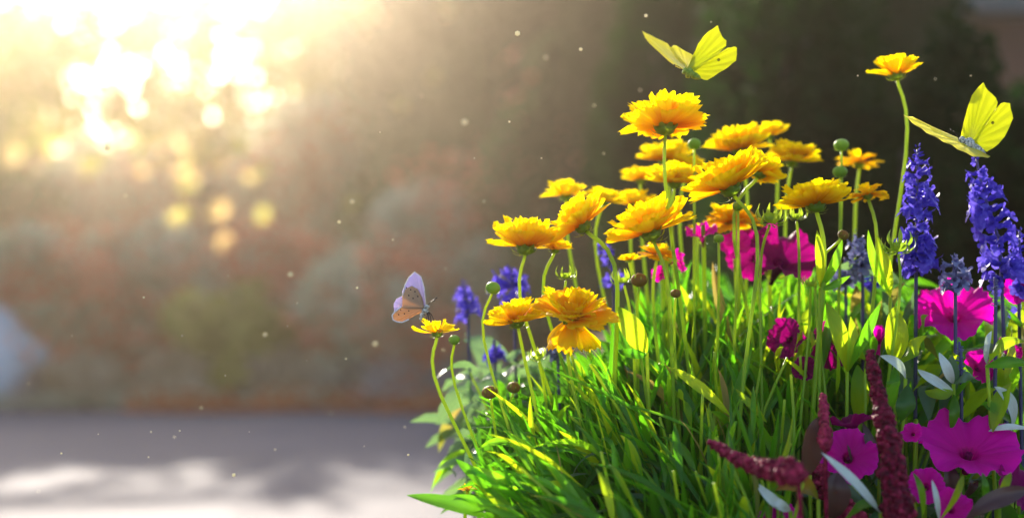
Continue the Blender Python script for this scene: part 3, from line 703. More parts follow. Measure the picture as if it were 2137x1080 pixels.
# ---- salvia spikes
def floret(mb, rnd, o, d, s, openf):
    """two lipped little flower at o pointing d, size s"""
    q = d.to_track_quat('Z', 'Y'); roll = rnd.uniform(-.4, .4)
    qq = q @ Quaternion((0, 0, 1), roll)
    v = []; f = []; seg = 6
    prof = [(.10, 0), (.20, .25), (.16, .55), (.26 if openf else .14, .8), (.30 if openf else .05, 1.0)]
    for r, z in prof:
        for k in range(seg):
            a = 2 * math.pi * k / seg; v.append(o + (qq @ Vector((r * math.cos(a), r * math.sin(a), z))) * s)
    for i in range(len(prof) - 1):
        for k in range(seg): f.append((i * seg + k, i * seg + (k + 1) % seg, (i + 1) * seg + (k + 1) % seg, (i + 1) * seg + k))
    mb.add(v, f)
    if openf:
        for (ang, el, w, l) in ((-1.57, 1.1, .45, .7), (-2.3, .9, .3, .45), (-.8, .9, .3, .45), (1.57, .5, .3, .55)):
            dirr = Vector((math.cos(ang) * math.sin(el), math.sin(ang) * math.sin(el), math.cos(el)))
            e0 = Vector((math.cos(ang) * .22, math.sin(ang) * .22, .9)); sd_ = dirr.cross(Vector((0, 0, 1))).normalized()
            e1 = e0 + dirr * l * .6; e2 = e0 + dirr * l + Vector((0, 0, -.12))
            mb.add([o + (qq @ x) * s for x in (e0 - sd_ * w * .3, e0 + sd_ * w * .3, e1 + sd_ * w * .6, e1 - sd_ * w * .6, e2 + sd_ * w * .25, e2 - sd_ * w * .25)], [(0, 1, 2, 3), (3, 2, 4, 5)])

def salvia(pts_px, w, Y, label, seed, base_px, mat='salvia', openf=True, gap=20, group='blue salvia spikes'):
    """pts_px: top ... bottom of the flowering part"""
    rnd = random.Random(seed)
    cur = [P(x, y, Y) for x, y in pts_px]            # top to bottom
    base = Vector(((base_px - CX) / F * (Y + .02), Y + .02, SOIL))
    root = empty('salvia_spike', base, label, 'flower spike', group)
    low = cur[-1]
    path = [base, base.lerp(low, .5) + Vector((0, 0, 0)), low] + cur[::-1][1:]
    mb = MB(); tube(mb, [p - base for p in poly_curve(path, 28)], .0017, .0008, 7); mb.build('stem', M['salvia_stem'], root)
    length = sum((cur[i] - cur[i + 1]).length for i in range(len(cur) - 1)); pxl = length / Y * F
    nw = max(3, int(pxl / gap)); line = poly_curve(cur, nw)
    Rr = w * .5 / F * Y
    for i, c in enumerate(line):
        t = i / nw
        k = min(1, .35 + 1.5 * t) * rnd.uniform(.62, 1.1)
        if t > .5 and rnd.random() < .2: k *= .65
        up = (line[max(0, i - 1)] - line[min(nw, i + 1)]).normalized()
        m = MB(); a0 = rnd.uniform(0, 6.28)
        cnt = 6 if i == 0 else rnd.choice((6, 8, 9))
        for q in range(cnt):
            a = a0 + q * 2 * math.pi / cnt + rnd.uniform(-.2, .2)
            side = up.orthogonal().normalized(); side = Quaternion(up, a) @ side
            el = rnd.uniform(-.05, .5) if i else rnd.uniform(.8, 1.3)
            d = (side * math.cos(el) + up * math.sin(el)).normalized()
            op = openf and t > .12 and rnd.random() < .7
            ln = Rr * k * (rnd.uniform(.6, .95) if op else rnd.uniform(.4, .6))
            floret(m, rnd, c - base + side * .001 + up * rnd.uniform(-.4, .4) * gap / F * Y, d, ln, op)
        m.build('flower_whorl', M[mat], root)
    return root
SV = [
 ([(1915, 312), (1914, 400), (1913, 480), (1912, 560)], 84, .95, 'tallest full blue violet spike right of the long stalked flower', 1905, 'salvia', True, 17),
 ([(2038, 330), (2052, 400), (2078, 480), (2090, 575)], 112, .95, 'loose blue violet spike leaning right below the right yellow butterfly', 2130, 'salvia', True, 30),
 ([(2128, 480), (2127, 545), (2126, 606)], 66, .96, 'blue violet spike cut off by the right edge', 2150, 'salvia', True, 20),
 ([(1784, 488), (1790, 530), (1800, 560)], 66, 1.0, 'dusty blue spike behind the dark nodding bud', 1800, 'salvia_bud', True, 17),
 ([(1762, 560), (1765, 590)], 70, 1.02, 'short dusty blue spike left of the tallest spike, low', 1770, 'salvia_bud', True, 17),
 ([(1815, 570), (1820, 596)], 60, 1.03, 'short violet spike right of the low dusty one', 1820, 'salvia', True, 17),
 ([(1990, 538), (1992, 570), (1994, 604)], 74, .94, 'young grey blue spike above the big magenta petunia', 1994, 'salvia_bud', True, 14),
 ([(2076, 578), (2077, 606), (2078, 634)], 38, .92, 'slim budding blue spike right of the big magenta petunia', 2068, 'salvia_bud', False, 11),
 ([(2002, 712), (2003, 740), (2006, 778)], 40, .92, 'small blue spike in front of the silver leaves', 2010, 'salvia_bud', False, 13),
 ([(968, 592), (973, 625), (976, 655)], 80, 1.13, 'blurred violet spike furthest left behind the butterfly flower', 1010, 'salvia', True, 22),
 ([(1064, 560), (1068, 595), (1072, 632)], 82, 1.10, 'blurred violet spike behind the left green bud', 1100, 'salvia', True, 18),
 ([(1028, 730), (1034, 748)], 52, 1.08, 'low small violet spike above the grey green leaves', 1060, 'salvia', True, 14),
 ([(1268, 508), (1264, 536), (1280, 590)], 52, 1.06, 'violet spike mostly hidden behind the middle yellow flowers', 1300, 'salvia', True, 26),
 ([(1160, 716), (1164, 745)], 44, 1.0, 'shaded blue spike just under the drooping orange flower', 1200, 'salvia_bud', True, 16),
 ([(2128, 640), (2130, 680)], 50, .98, 'deep blue spike low at the right edge', 2130, 'salvia', True, 18),
]
for i, (pts, w, Y, lab, bx, mt, op, gap) in enumerate(SV):
    salvia(pts, w, Y, lab, 500 + i, bx, mt, op, gap)

# ---- petunias
def corolla_mesh(seed, mat, depth=.55):
    rnd = random.Random(seed); mb = MB(); v = []; f = []; uv = []
    nr, na = 16, 70; p1, p2, p3 = rnd.uniform(0, 6), rnd.uniform(0, 6), rnd.uniform(0, 6)
    for i in range(nr + 1):
        t = i / nr
        for j in range(na):
            a = 2 * math.pi * j / na
            lobe = abs(math.cos(2.5 * a)) ** .6
            if t < .4:
                s = t / .4; r = .07 + .13 * s ** 1.5; z = -depth * (1 - s)
            else:
                s = (t - .4) / .6; r = .20 + .80 * s * (1 - .07 * (1 - lobe) * s); z = .40 * s ** 1.3 - .16 * s ** 4
                z += s * s * (.13 * math.sin(5 * a + p1) + .09 * math.sin(8 * a + p2) + .05 * math.sin(19 * a + p3)) + .10 * (1 - lobe) * s
                r += s ** 4 * .03 * math.sin(23 * a + p1)
            v.append((r * math.cos(a), r * math.sin(a), z)); uv.append((t if t > .4 else t * .6, j / na))
    for i in range(nr):
        for j in range(na): f.append((i * na + j, i * na + (j + 1) % na, (i + 1) * na + (j + 1) % na, (i + 1) * na + j))
    mb.add(v, f, uv); return mb.mesh('corolla', mat)
COR = [corolla_mesh(k, M['petunia']) for k in range(4)]; CORD = [corolla_mesh(10 + k, M['petunia_dark']) for k in range(3)]
THR = None
def throat_mesh():
    mb = MB()
    for k in range(5):
        a = k * 2 * math.pi / 5; d = Vector((math.cos(a) * .03, math.sin(a) * .03, 0))
        tube(mb, [d + Vector((0, 0, -.3)), d * 1.5 + Vector((0, 0, 0))], .012, .03, 6)
    return mb.mesh('stamens', M['petunia_dark'])
THR = throat_mesh()

def petunia(px, py, w, Y, n, label, seed, base_px, dark=False, name='petunia_flower', cup=1.0):
    rnd = random.Random(seed); Rr = w * .5 / F * Y; n = Vector(n).normalized()
    c = P(px, py, Y); neck = c - n * Rr * .55
    base = Vector(((base_px - CX) / F * (Y + .03), Y + .03, SOIL))
    root = empty(name, base, label, 'petunia', 'magenta petunia flowers')
    F0 = Matrix.Translation(c - base) @ frame_of(n, rnd.uniform(0, 6))
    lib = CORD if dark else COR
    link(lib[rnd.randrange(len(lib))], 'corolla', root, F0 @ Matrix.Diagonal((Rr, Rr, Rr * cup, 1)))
    link(THR, 'stamens', root, F0 @ Matrix.Scale(Rr, 4))
    mb = MB(); tube(mb, [p - base for p in poly_curve([base, base.lerp(neck, .5) + Vector((0, .01, 0)), neck - n * Rr * .4, neck], 14)], .0018, .0016, 7); mb.build('stem', M['stem'], root)
    for k in range(5): link(BR[0], 'sepal', root, Matrix.Translation(neck - base) @ frame_of(n, k * 1.257) @ Matrix.Scale(Rr * .42, 4))
PT = [
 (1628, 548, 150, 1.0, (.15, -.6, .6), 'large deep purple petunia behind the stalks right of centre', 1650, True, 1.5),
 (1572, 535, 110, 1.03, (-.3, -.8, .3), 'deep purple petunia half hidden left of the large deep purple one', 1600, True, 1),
 (1536, 512, 66, 1.0, (-.3, -.9, .5), 'bright pink petunia in the gap between the stalks', 1570, False, 1),
 (1465, 492, 66, 1.0, (-.2, -.5, 1), 'crumpled magenta petunia directly under the middle yellow flowers', 1500, False, 1.4),
 (1412, 545, 52, 1.0, (.9, -.5, .3), 'narrow magenta petunia seen edge on left of the crumpled one', 1450, False, 1),
 (1377, 572, 36, 1.0, (-.4, -.8, .3), 'tiny magenta petunia bloom beside the brown seed head', 1420, False, 1),
 (1992, 660, 156, .97, (-.2, -.6, .55), 'big magenta petunia below the young grey blue salvia spike', 2010, False, 1.2),
 (1945, 640, 80, 1.0, (-.5, -.6, .5), 'crimson edged petunia tucked left of the big magenta one', 1960, True, 1),
 (2128, 605, 64, .96, (-.6, -.8, .2), 'bright pink petunia cut off by the right edge', 2140, False, 1),
 (1722, 722, 105, 0.962, (.5, -.7, .1), 'purple petunia behind the tall lime leaf pair', 1720, True, 1),
 (1646, 706, 88, 0.967, (-.6, -.6, .1), 'shaded wine coloured petunia left of the lime leaves', 1660, True, 1.2),
 (2040, 768, 77, 0.947, (.3, -.8, .5), 'small magenta petunia among the silver leaves', 2040, False, 1),
 (1835, 712, 65, 0.965, (.2, -.9, .2), 'magenta petunia peeping left of the broad lime leaf', 1840, False, 1),
 (1778, 888, 126, 0.908, (-.15, .1, 1), 'purple petunia seen edge on left of the thick dark red spike', 1800, True, 1),
 (1770, 955, 121, 0.886, (-.1, -.85, .5), 'bright magenta petunia behind the long silver leaf', 1780, False, 1),
 (2022, 945, 212, 0.889, (-.04, -.62, 1), 'largest wide open magenta petunia at the lower right', 2030, False, .9),
 (1932, 1015, 79, 0.866, (-.2, -.8, .3), 'magenta petunia below left of the largest one', 1940, False, 1),
 (1985, 1062, 88, 0.851, (.2, -.8, .4), 'magenta petunia at the bottom under the largest one', 1990, False, 1),
 (2120, 1020, 115, 0.865, (.4, -.7, .6), 'dark magenta petunia at the lower right corner', 2120, True, 1),
 (1628, 1092, 94, 0.845, (0, -.7, .7), 'magenta petunia cut off at the bottom edge left of the silver leaf', 1640, False, 1),
 (1905, 905, 46, .88, (-.5, -.7, .5), 'small half open magenta petunia left of the largest one', 1915, False, 1.3),
 (2105, 730, 60, .95, (.3, -.7, .6), 'small magenta petunia under the arching leaves at the right edge', 2110, False, 1),
 (1680, 770, 54, .94, (-.3, -.8, .3), 'wine coloured petunia low behind the lime leaf pair', 1690, True, 1.2),
]
for i, (px, py, w, Y, n, lab, bx, dk, cup) in enumerate(PT):
    petunia(px, py, w, Y, n, lab, 700 + i, bx, dk, cup=cup)

# ---- amaranth spikes
def amaranth(pts_px, r0, r1, Y, label, seed, base_px, nb=700):
    rnd = random.Random(seed); cur = poly_curve([P(x, y, Y - .02 * k) for k, (x, y) in enumerate(pts_px)], 30)
    base = Vector(((base_px - CX) / F * Y, Y, SOIL))
    root = empty('amaranth_spike', base, label, 'flower spike', 'dark red amaranth spikes')
    mb = MB(); tube(mb, [p - base for p in poly_curve([base, base.lerp(cur[-1], .6), cur[-1], cur[22]], 24)], .002, .001, 7); mb.build('stem', M['amaranth'], root)
    sp = MB()
    for k in range(nb):
        t = rnd.random() ** .8; x = t * 30; i = min(int(x), 29); c = cur[i].lerp(cur[i + 1], x - i)
        rad = (r0 + (r1 - r0) * t) / F * Y * (1 + .25 * math.sin(t * 42 + seed)) 
        d = Vector((rnd.gauss(0, 1), rnd.gauss(0, 1), rnd.gauss(0, 1))).normalized()
        o = c - base + d * rad * rnd.uniform(.5, 1.15); s = rnd.uniform(.0010, .0028) * (.7 + .6 * t)
        q = Quaternion((rnd.random(), rnd.random(), rnd.random(), rnd.random())).normalized()
        g = 1.618; vs_ = [(-1, g, 0), (1, g, 0), (-1, -g, 0), (1, -g, 0), (0, -1, g), (0, 1, g), (0, -1, -g), (0, 1, -g), (g, 0, -1), (g, 0, 1), (-g, 0, -1), (-g, 0, 1)]
        fs = [(0, 11, 5), (0, 5, 1), (0, 1, 7), (0, 7, 10), (0, 10, 11), (1, 5, 9), (5, 11, 4), (11, 10, 2), (10, 7, 6), (7, 1, 8), (3, 9, 4), (3, 4, 2), (3, 2, 6), (3, 6, 8), (3, 8, 9), (4, 9, 5), (2, 4, 11), (6, 2, 10), (8, 6, 7), (9, 8, 1)]
        sp.add([o + (q @ Vector(x_)) * (s * .55) for x_ in vs_], fs)
    sp.build('flower_spike', M['amaranth'], root)
    return root
amaranth([(1815, 735), (1835, 830), (1858, 940), (1878, 1090)], 6, 23, .86, 'thick upright dark red amaranth spike between the magenta petunias', 1, 1890, 2600)
amaranth([(1484, 922), (1550, 962), (1610, 978), (1665, 990)], 7, 18, .815, 'dark red amaranth spike lying to the left low in the clump', 2, 1700, 1000)
amaranth([(1718, 825), (1720, 870), (1722, 930)], 4, 8, .87, 'thin dark red amaranth spike above the dusky leaf', 3, 1740, 330)
amaranth([(1690, 960), (1720, 1010), (1790, 1100)], 12, 22, .89, 'dull dark red amaranth spike behind the long silver leaf', 4, 1800, 800)

# ---- foliage plants
def inside(poly, x, y):
    c = False; n = len(poly)
    for i in range(n):
        x1, y1 = poly[i]; x2, y2 = poly[(i + 1) % n]
        if (y1 > y) != (y2 > y) and x < (x2 - x1) * (y - y1) / (y2 - y1) + x1: c = not c
    return c

def blade_spec(rnd, poly, Yr, Lr, Wr, fan, spread):
    xs = [p[0] for p in poly]; ys = [p[1] for p in poly]
    while True:
        x = rnd.uniform(min(xs), max(xs)); y = rnd.uniform(min(ys), max(ys))
        if inside(poly, x, y): break
    a = math.atan2(y - fan[1], x - fan[0]) + rnd.gauss(0, spread)
    L_ = rnd.uniform(*Lr); Yt = rnd.uniform(*Yr) + (.83 + (1080 - min(max(y, 520), 1120)) / 520 * .22) - .97; Yb = min(max(Yt + rnd.uniform(-.03, .06), .80), 1.3)
    tip = P(x, y, Yt); bs = P(x - math.cos(a) * L_, y - math.sin(a) * L_, Yb)
    bow = rnd.gauss(0, .08); perp = Vector((-(tip - bs).z, 0, (tip - bs).x))
    mid = (tip + bs) * .5 + perp * bow + Vector((0, rnd.uniform(-.02, .02), .012))
    if rnd.random() < .16: tip = tip + Vector((rnd.uniform(-.012, .012), rnd.uniform(-.02, .02), -rnd.uniform(.005, .03)))
    return bs, mid, tip, rnd.uniform(*Wr) / F * Yt

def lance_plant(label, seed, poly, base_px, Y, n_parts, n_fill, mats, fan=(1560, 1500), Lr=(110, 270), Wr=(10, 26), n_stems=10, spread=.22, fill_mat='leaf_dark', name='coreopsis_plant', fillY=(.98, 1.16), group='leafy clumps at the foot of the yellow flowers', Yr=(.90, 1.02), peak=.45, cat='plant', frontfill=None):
    rnd = random.Random(seed)
    base = Vector(((base_px - CX) / F * Y, Y, SOIL))
    root = empty(name, base, label, cat, group)
    for k in range(n_parts):
        b, m, t, w = blade_spec(rnd, poly, Yr, Lr, Wr, fan, spread)
        side = Vector((rnd.gauss(0, .7), rnd.gauss(0, .8), rnd.gauss(0, .5)))
        if side.length < .1: side = Vector((0, 1, 0))
        mb = MB(); ribbon(mb, b - base, m - base, t - base, w, side=side, fold=rnd.uniform(.1, .45), nu=9, peak=peak, wave=.04, seed=k, twist=rnd.uniform(-1, 1))
        mb.build('leaf', M['leaf_dry' if rnd.random() < .05 else rnd.choice(mats)], root)
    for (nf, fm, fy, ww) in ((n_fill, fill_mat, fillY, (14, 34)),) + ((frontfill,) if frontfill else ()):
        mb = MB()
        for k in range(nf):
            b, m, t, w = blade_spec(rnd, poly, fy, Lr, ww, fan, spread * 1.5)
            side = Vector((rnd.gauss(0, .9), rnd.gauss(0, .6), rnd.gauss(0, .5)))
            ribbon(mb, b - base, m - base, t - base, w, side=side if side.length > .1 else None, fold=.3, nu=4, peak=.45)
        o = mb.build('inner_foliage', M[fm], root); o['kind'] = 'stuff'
    for k in range(n_stems):
        b, m, t, w = blade_spec(rnd, poly, Yr, (260, 420), (10, 12), fan, .10)
        mb = MB(); tube(mb, [p - base for p in poly_curve([b, m.lerp((b + t) * .5, .6), t], 9)], .0014, .0009, 6)
        mb.build('stem', M['stem'], root)
    return root

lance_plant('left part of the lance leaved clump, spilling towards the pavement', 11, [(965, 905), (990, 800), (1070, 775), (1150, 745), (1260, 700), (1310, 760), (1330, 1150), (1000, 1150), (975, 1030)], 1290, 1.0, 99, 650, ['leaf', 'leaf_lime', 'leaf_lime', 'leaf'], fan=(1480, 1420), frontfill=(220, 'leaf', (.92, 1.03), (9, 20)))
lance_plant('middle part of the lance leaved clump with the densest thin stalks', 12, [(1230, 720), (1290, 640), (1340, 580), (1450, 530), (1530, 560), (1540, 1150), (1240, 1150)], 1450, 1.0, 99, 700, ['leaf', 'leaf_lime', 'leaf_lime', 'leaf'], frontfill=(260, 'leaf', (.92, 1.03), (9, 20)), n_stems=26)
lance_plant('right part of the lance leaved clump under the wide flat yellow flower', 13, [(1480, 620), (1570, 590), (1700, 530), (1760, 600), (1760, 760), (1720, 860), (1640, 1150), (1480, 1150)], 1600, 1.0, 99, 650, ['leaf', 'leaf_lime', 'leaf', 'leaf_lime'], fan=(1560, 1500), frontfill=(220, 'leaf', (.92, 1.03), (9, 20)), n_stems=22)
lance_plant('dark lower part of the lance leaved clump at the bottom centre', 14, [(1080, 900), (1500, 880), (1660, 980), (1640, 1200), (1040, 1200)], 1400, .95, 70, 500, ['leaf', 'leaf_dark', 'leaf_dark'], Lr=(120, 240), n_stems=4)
# broad leaved plants of the right side
lance_plant('broad leaved light green plant below the blue salvia spikes', 15, [(1690, 560), (1850, 560), (2000, 640), (2150, 620), (2150, 820), (1900, 800), (1720, 760)], 1900, 1.02, 95, 330, ['leaf', 'leaf_lime', 'leaf', 'leaf_bluegreen'], fan=(1900, 1300), Lr=(70, 170), Wr=(22, 48), n_stems=8, spread=.5, name='salvia_plant', group='broad leaved plants of the right side', fillY=(1.0, 1.25))
lance_plant('dark broad leaved petunia plant filling the lower right corner', 16, [(1660, 850), (1900, 780), (2150, 720), (2150, 1180), (1600, 1180), (1640, 960)], 1950, .98, 95, 330, ['leaf', 'leaf_dark', 'leaf_dark', 'leaf_bluegreen', 'leaf', 'leaf_lime'], fan=(1900, 1300), Lr=(60, 150), Wr=(22, 50), n_stems=6, spread=.9, name='petunia_plant', group='broad leaved plants of the right side', Yr=(.97, 1.05), fillY=(1.03, 1.14))
# blurred grey green plant at the left rear
lance_plant('blurred grey green leafy plant at the left rear of the clump', 17, [(958, 880), (975, 775), (1050, 750), (1140, 730), (1160, 900), (1100, 1000), (985, 1000)], 1100, 1.12, 70, 260, ['leaf_bluegreen', 'leaf', 'leaf_bluegreen'], fan=(1150, 1200), Lr=(60, 130), Wr=(18, 34), n_stems=4, spread=.7, fill_mat='leaf_bluegreen', name='salvia_plant', fillY=(1.1, 1.25), Yr=(1.06, 1.18), group='broad leaved plants at the rear')

# ---- single leaves the photo singles out: leafy stalks with their own stem
def leafy_stalk(name, label, base_px, Y, leaves, cat='leafy stalk', group=None):
    """leaves: (base px,py) (mid) (tip) width px, material, depth of tip, side"""
    base = Vector(((base_px - CX) / F * Y, Y, SOIL)); root = empty(name, base, label, cat, group)
    b0 = P(leaves[0][0][0], leaves[0][0][1], Y)
    mb = MB(); tube(mb, [p - base for p in poly_curve([base, base.lerp(b0, .6), b0], 10)], .0016, .0012, 6); mb.build('stem', M['stem'], root)
    for (b, m, t, w, mt, side) in leaves:
        p0, p1, p2 = P(*b, Y), P(*m, Y - .02), P(*t, Y - .005)
        p1 = p1 * 2 - (p0 + p2) * .5 if False else p1
        mb = MB(); ribbon(mb, p0 - base, p1 - base, p2 - base, w / F * Y, side=Vector(side), fold=.36, nu=14, peak=.5, wave=.03, blunt=.8, seed=w)
        mb.build('leaf', M[mt], root)
LS = [
 ('leafy_stalk', 'broad spade shaped lime leaf glowing left of the big magenta petunia', 1870, .93, [((1868, 760), (1868, 700), (1866, 640), 52, 'leaf_lime', (1, .15, 0)), ((1868, 760), (1900, 730), (1935, 700), 34, 'leaf_lime', (.6, .2, 1)), ((1868, 765), (1866, 800), (1866, 822), 30, 'leaf', (1, .1, 0))]),
 ('leafy_stalk', 'pair of pointed lime leaves above the thick dark red spike', 1760, .93, [((1768, 775), (1752, 690), (1724, 630), 38, 'leaf_lime', (1, .3, .3)), ((1772, 770), (1800, 700), (1838, 632), 26, 'leaf', (1, .3, -.4)), ((1770, 775), (1785, 720), (1775, 660), 26, 'leaf_lime', (1, .2, 0))]),
 ('leafy_stalk', 'lime leaf standing behind the upper part of the thick dark red spike', 1790, .95, [((1792, 880), (1793, 820), (1790, 760), 40, 'leaf_lime', (1, .1, 0))]),
 ('leafy_stalk', 'broad glowing lime leaf right below the drooping orange flower', 1390, .93, [((1350, 735), (1318, 690), (1290, 640), 48, 'leaf_lime', (1, .2, .6)), ((1350, 740), (1320, 742), (1290, 730), 22, 'leaf', (.2, .5, 1))]),
 ('leafy_stalk', 'long lime leaf slanting down to the right through the middle stalks', 1560, .905, [((1525, 868), (1460, 800), (1395, 765), 24, 'leaf_lime', (.4, .4, 1)), ((1600, 880), (1570, 850), (1535, 810), 18, 'leaf_lime', (.4, .4, 1))]),
 ('leafy_stalk', 'long arching leaf with white gleams across the left middle', 1450, .90, [((1400, 905), (1300, 830), (1130, 765), 17, 'leaf', (0, 1, .6)), ((1500, 930), (1420, 870), (1280, 838), 13, 'leaf', (0, 1, .6))]),
 ('leafy_stalk', 'upright lime leaf pair right of the freckled stalk', 1700, .93, [((1712, 600), (1712, 545), (1705, 480), 22, 'leaf_lime', (1, .2, .1)), ((1712, 600), (1740, 560), (1758, 500), 22, 'leaf', (1, .2, 0)), ((1712, 600), (1732, 600), (1775, 575), 18, 'leaf', (.3, .4, 1))]),
 ('leafy_stalk', 'tall bright lime blade behind the spiky seed head at the right', 1850, .95, [((1858, 620), (1848, 560), (1830, 490), 28, 'leaf_lime', (1, .2, .1)), ((1855, 610), (1815, 560), (1812, 480), 22, 'leaf', (1, .3, .1))]),
 ('leafy_stalk', 'two dark pointed leaves reaching over the pavement, the longest leaf at the left', 1150, .86, [((1055, 1085), (960, 1050), (849, 1032), 32, 'leaf_dark', (.1, .5, 1)), ((1080, 1060), (1000, 1000), (951, 957), 28, 'leaf', (.5, .5, 1)), ((1090, 1090), (1010, 1040), (938, 1032), 20, 'leaf', (.2, .5, 1)), ((1110, 1060), (1040, 985), (962, 975), 26, 'leaf', (.3, .4, 1)), ((1100, 1100), (1050, 1050), (985, 1000), 24, 'leaf_lime', (.5, .4, 1))]),
 ('silver_leaf_stalk', 'long white silver leaf slanting across the magenta petunia at the bottom', 1850, .815, [((1838, 1070), (1790, 1010), (1714, 943), 28, 'leaf_silver', (.5, .7, .6))]),
 ('silver_leaf_stalk', 'curled silver green leaf beside the tip of the thick dark red spike', 1830, .90, [((1890, 790), (1880, 750), (1836, 742), 20, 'leaf_silver', (.6, .2, 1)), ((1895, 800), (1900, 850), (1880, 880), 44, 'leaf_dark', (1, .2, 0))]),
 ('silver_leaf_stalk', 'rounded white curled leaf near the right edge', 2120, .91, [((2110, 900), (2125, 830), (2075, 806), 26, 'leaf_silver', (.7, .2, .8)), ((2110, 880), (2080, 850), (2050, 840), 24, 'leaf', (.3, .3, 1))]),
 ('silver_leaf_stalk', 'cluster of silver leaves left of the small blue spike', 1990, .91, [((1990, 800), (1975, 770), (1960, 735), 23, 'leaf_silver', (1, .2, .2)), ((1990, 800), (2010, 775), (2035, 790), 24, 'leaf_bluegreen', (.5, .3, 1)), ((1990, 815), (1950, 800), (1915, 770), 23, 'leaf_silver', (.4, .5, 1)), ((1990, 815), (1960, 830), (1930, 815), 24, 'leaf_lime', (.2, .4, 1)), ((1990, 820), (2000, 860), (1985, 900), 24, 'leaf', (1, .2, .2))]),
 ('silver_leaf_stalk', 'arching lime and white leaves at the right edge below the pink petunia', 2130, .90, [((2060, 760), (2080, 700), (2140, 712), 26, 'leaf_lime', (.2, .3, 1)), ((2055, 765), (2100, 745), (2150, 760), 26, 'leaf', (.2, .3, 1)), ((2060, 760), (2050, 720), (2070, 690), 15, 'leaf_silver', (1, .3, .2)), ((2060, 900), (2100, 880), (2150, 895), 14, 'leaf_silver', (.2, .4, 1))]),
 ('silver_leaf_stalk', 'cluster of narrow white edged leaves under the largest petunia', 1960, .84, [((1960, 1085), (1955, 1040), (1945, 1000), 14, 'leaf_silver', (1, .3, .2)), ((1960, 1085), (2000, 1030), (2010, 990), 18, 'leaf_lime', (1, .3, .2)), ((2050, 1060), (2060, 1020), (2050, 985), 18, 'leaf', (1, .3, .2)), ((2050, 1060), (2095, 1020), (2110, 985), 22, 'leaf_lime', (1, .3, .2)), ((1915, 1075), (1900, 1030), (1880, 1025), 18, 'leaf_lime', (.4, .3, 1)), ((1925, 1080), (1930, 1020), (1905, 985), 16, 'leaf', (1, .3, .2))]),
 ('silver_leaf_stalk', 'striped white leaf at the bottom beside the amber leaf', 1660, .835, [((1650, 1065), (1610, 1050), (1578, 1005), 23, 'leaf_silver', (.8, .3, .6)), ((1650, 1065), (1630, 1055), (1605, 1035), 21, 'leaf_silver', (.8, .3, .6))]),
 ('amber_leaf_stalk', 'rounded amber and olive leaf low between the dark red spikes', 1710, .835, [((1708, 1042), (1675, 985), (1618, 1022), 38, 'leaf_amber', (.2, .3, 1))]),
 ('dusky_leaf_stalk', 'upright dusky purple leaf under the thin dark red spike', 1710, .855, [((1690, 990), (1688, 930), (1712, 868), 52, 'leaf_purple', (1, .2, .1)), ((1740, 1085), (1742, 1030), (1748, 985), 60, 'leaf_purple', (1, .2, .1))]),
 ('dusky_leaf_stalk', 'dark purple grey leaf arching at the lower right corner', 2150, .83, [((2150, 1020), (2080, 1030), (2010, 1090), 40, 'leaf_purple', (.4, .5, 1))]),
 ('dusky_leaf_stalk', 'dark purple pointed leaves between the thick spike and the magenta petunia', 1810, .90, [((1835, 1000), (1822, 940), (1800, 880), 26, 'leaf_purple', (1, .2, .1)), ((1800, 985), (1780, 960), (1770, 900), 24, 'leaf_purple', (1, .2, .1)), ((1990, 1060), (1985, 1010), (1978, 960), 40, 'leaf_purple', (1, .3, .1)), ((1990, 1060), (2030, 1010), (2040, 1000), 24, 'leaf_purple', (1, .3, .3))]),
 ('leafy_stalk', 'thin curling silver green blade in the dark bottom centre', 1200, .90, [((1140, 1075), (1150, 975), (1230, 988), 16, 'leaf_bluegreen', (.3, 1, .4)), ((1190, 1010), (1205, 930), (1270, 945), 14, 'leaf_bluegreen', (.3, 1, .4))]),
]
for (nm, lab, bx, Y, lv) in LS: leafy_stalk(nm, lab, bx, Y, lv, group='leaf stalks that stand out of the clump')

# ================================================================== butterflies
def lerp_depth(px, py, ref, Y0, gx, gy):
    return Y0 + (px - ref[0]) * gx + (py - ref[1]) * gy

def wing(mb, outline, hinge, Y0, gx, gy, base, thick=.00025, bulge=.0015):
    """outline polygon in photo pixels laid on a slanted plane, triangulated in rings from the hinge so it can bulge"""
    pts = [P(x, y, lerp_depth(x, y, hinge, Y0, gx, gy)) - base for x, y in outline]
    hp = P(hinge[0], hinge[1], Y0) - base
    # refine the outline
    ref = []
    n = len(pts)
    for i in range(n):
        a, b = pts[i], pts[(i + 1) % n]
        for t in (0, .34, .67): ref.append(a.lerp(b, t))
    n = len(ref)
    nrm = Vector((0, 0, 0))
    for i in range(n): nrm += (ref[i] - hp).cross(ref[(i + 1) % n] - hp)
    nrm.normalize()
    rings = 7
    for s_ in (0, 1):
        v = []; uv = []; f = []
        for r in range(rings + 1):
            t = (r / rings)
            for i in range(n):
                q = hp.lerp(ref[i], max(t, .02)); z = bulge * math.sin(t * math.pi) + .0004 * math.sin(i * 1.3) * t
                v.append(q + nrm * (z + (thick * .5 if s_ else -thick * .5))); uv.append((t, i / n))
        for r in range(rings):
            for i in range(n):
                a, b = r * n + i, r * n + (i + 1) % n
                f.append((a, b, b + n, a + n) if s_ else (a, a + n, b + n, b))
        mb.add(v, f, uv)

def zc(origin, s, pts): return [(origin[0] + x / s, origin[1] + y / s) for x, y in pts]

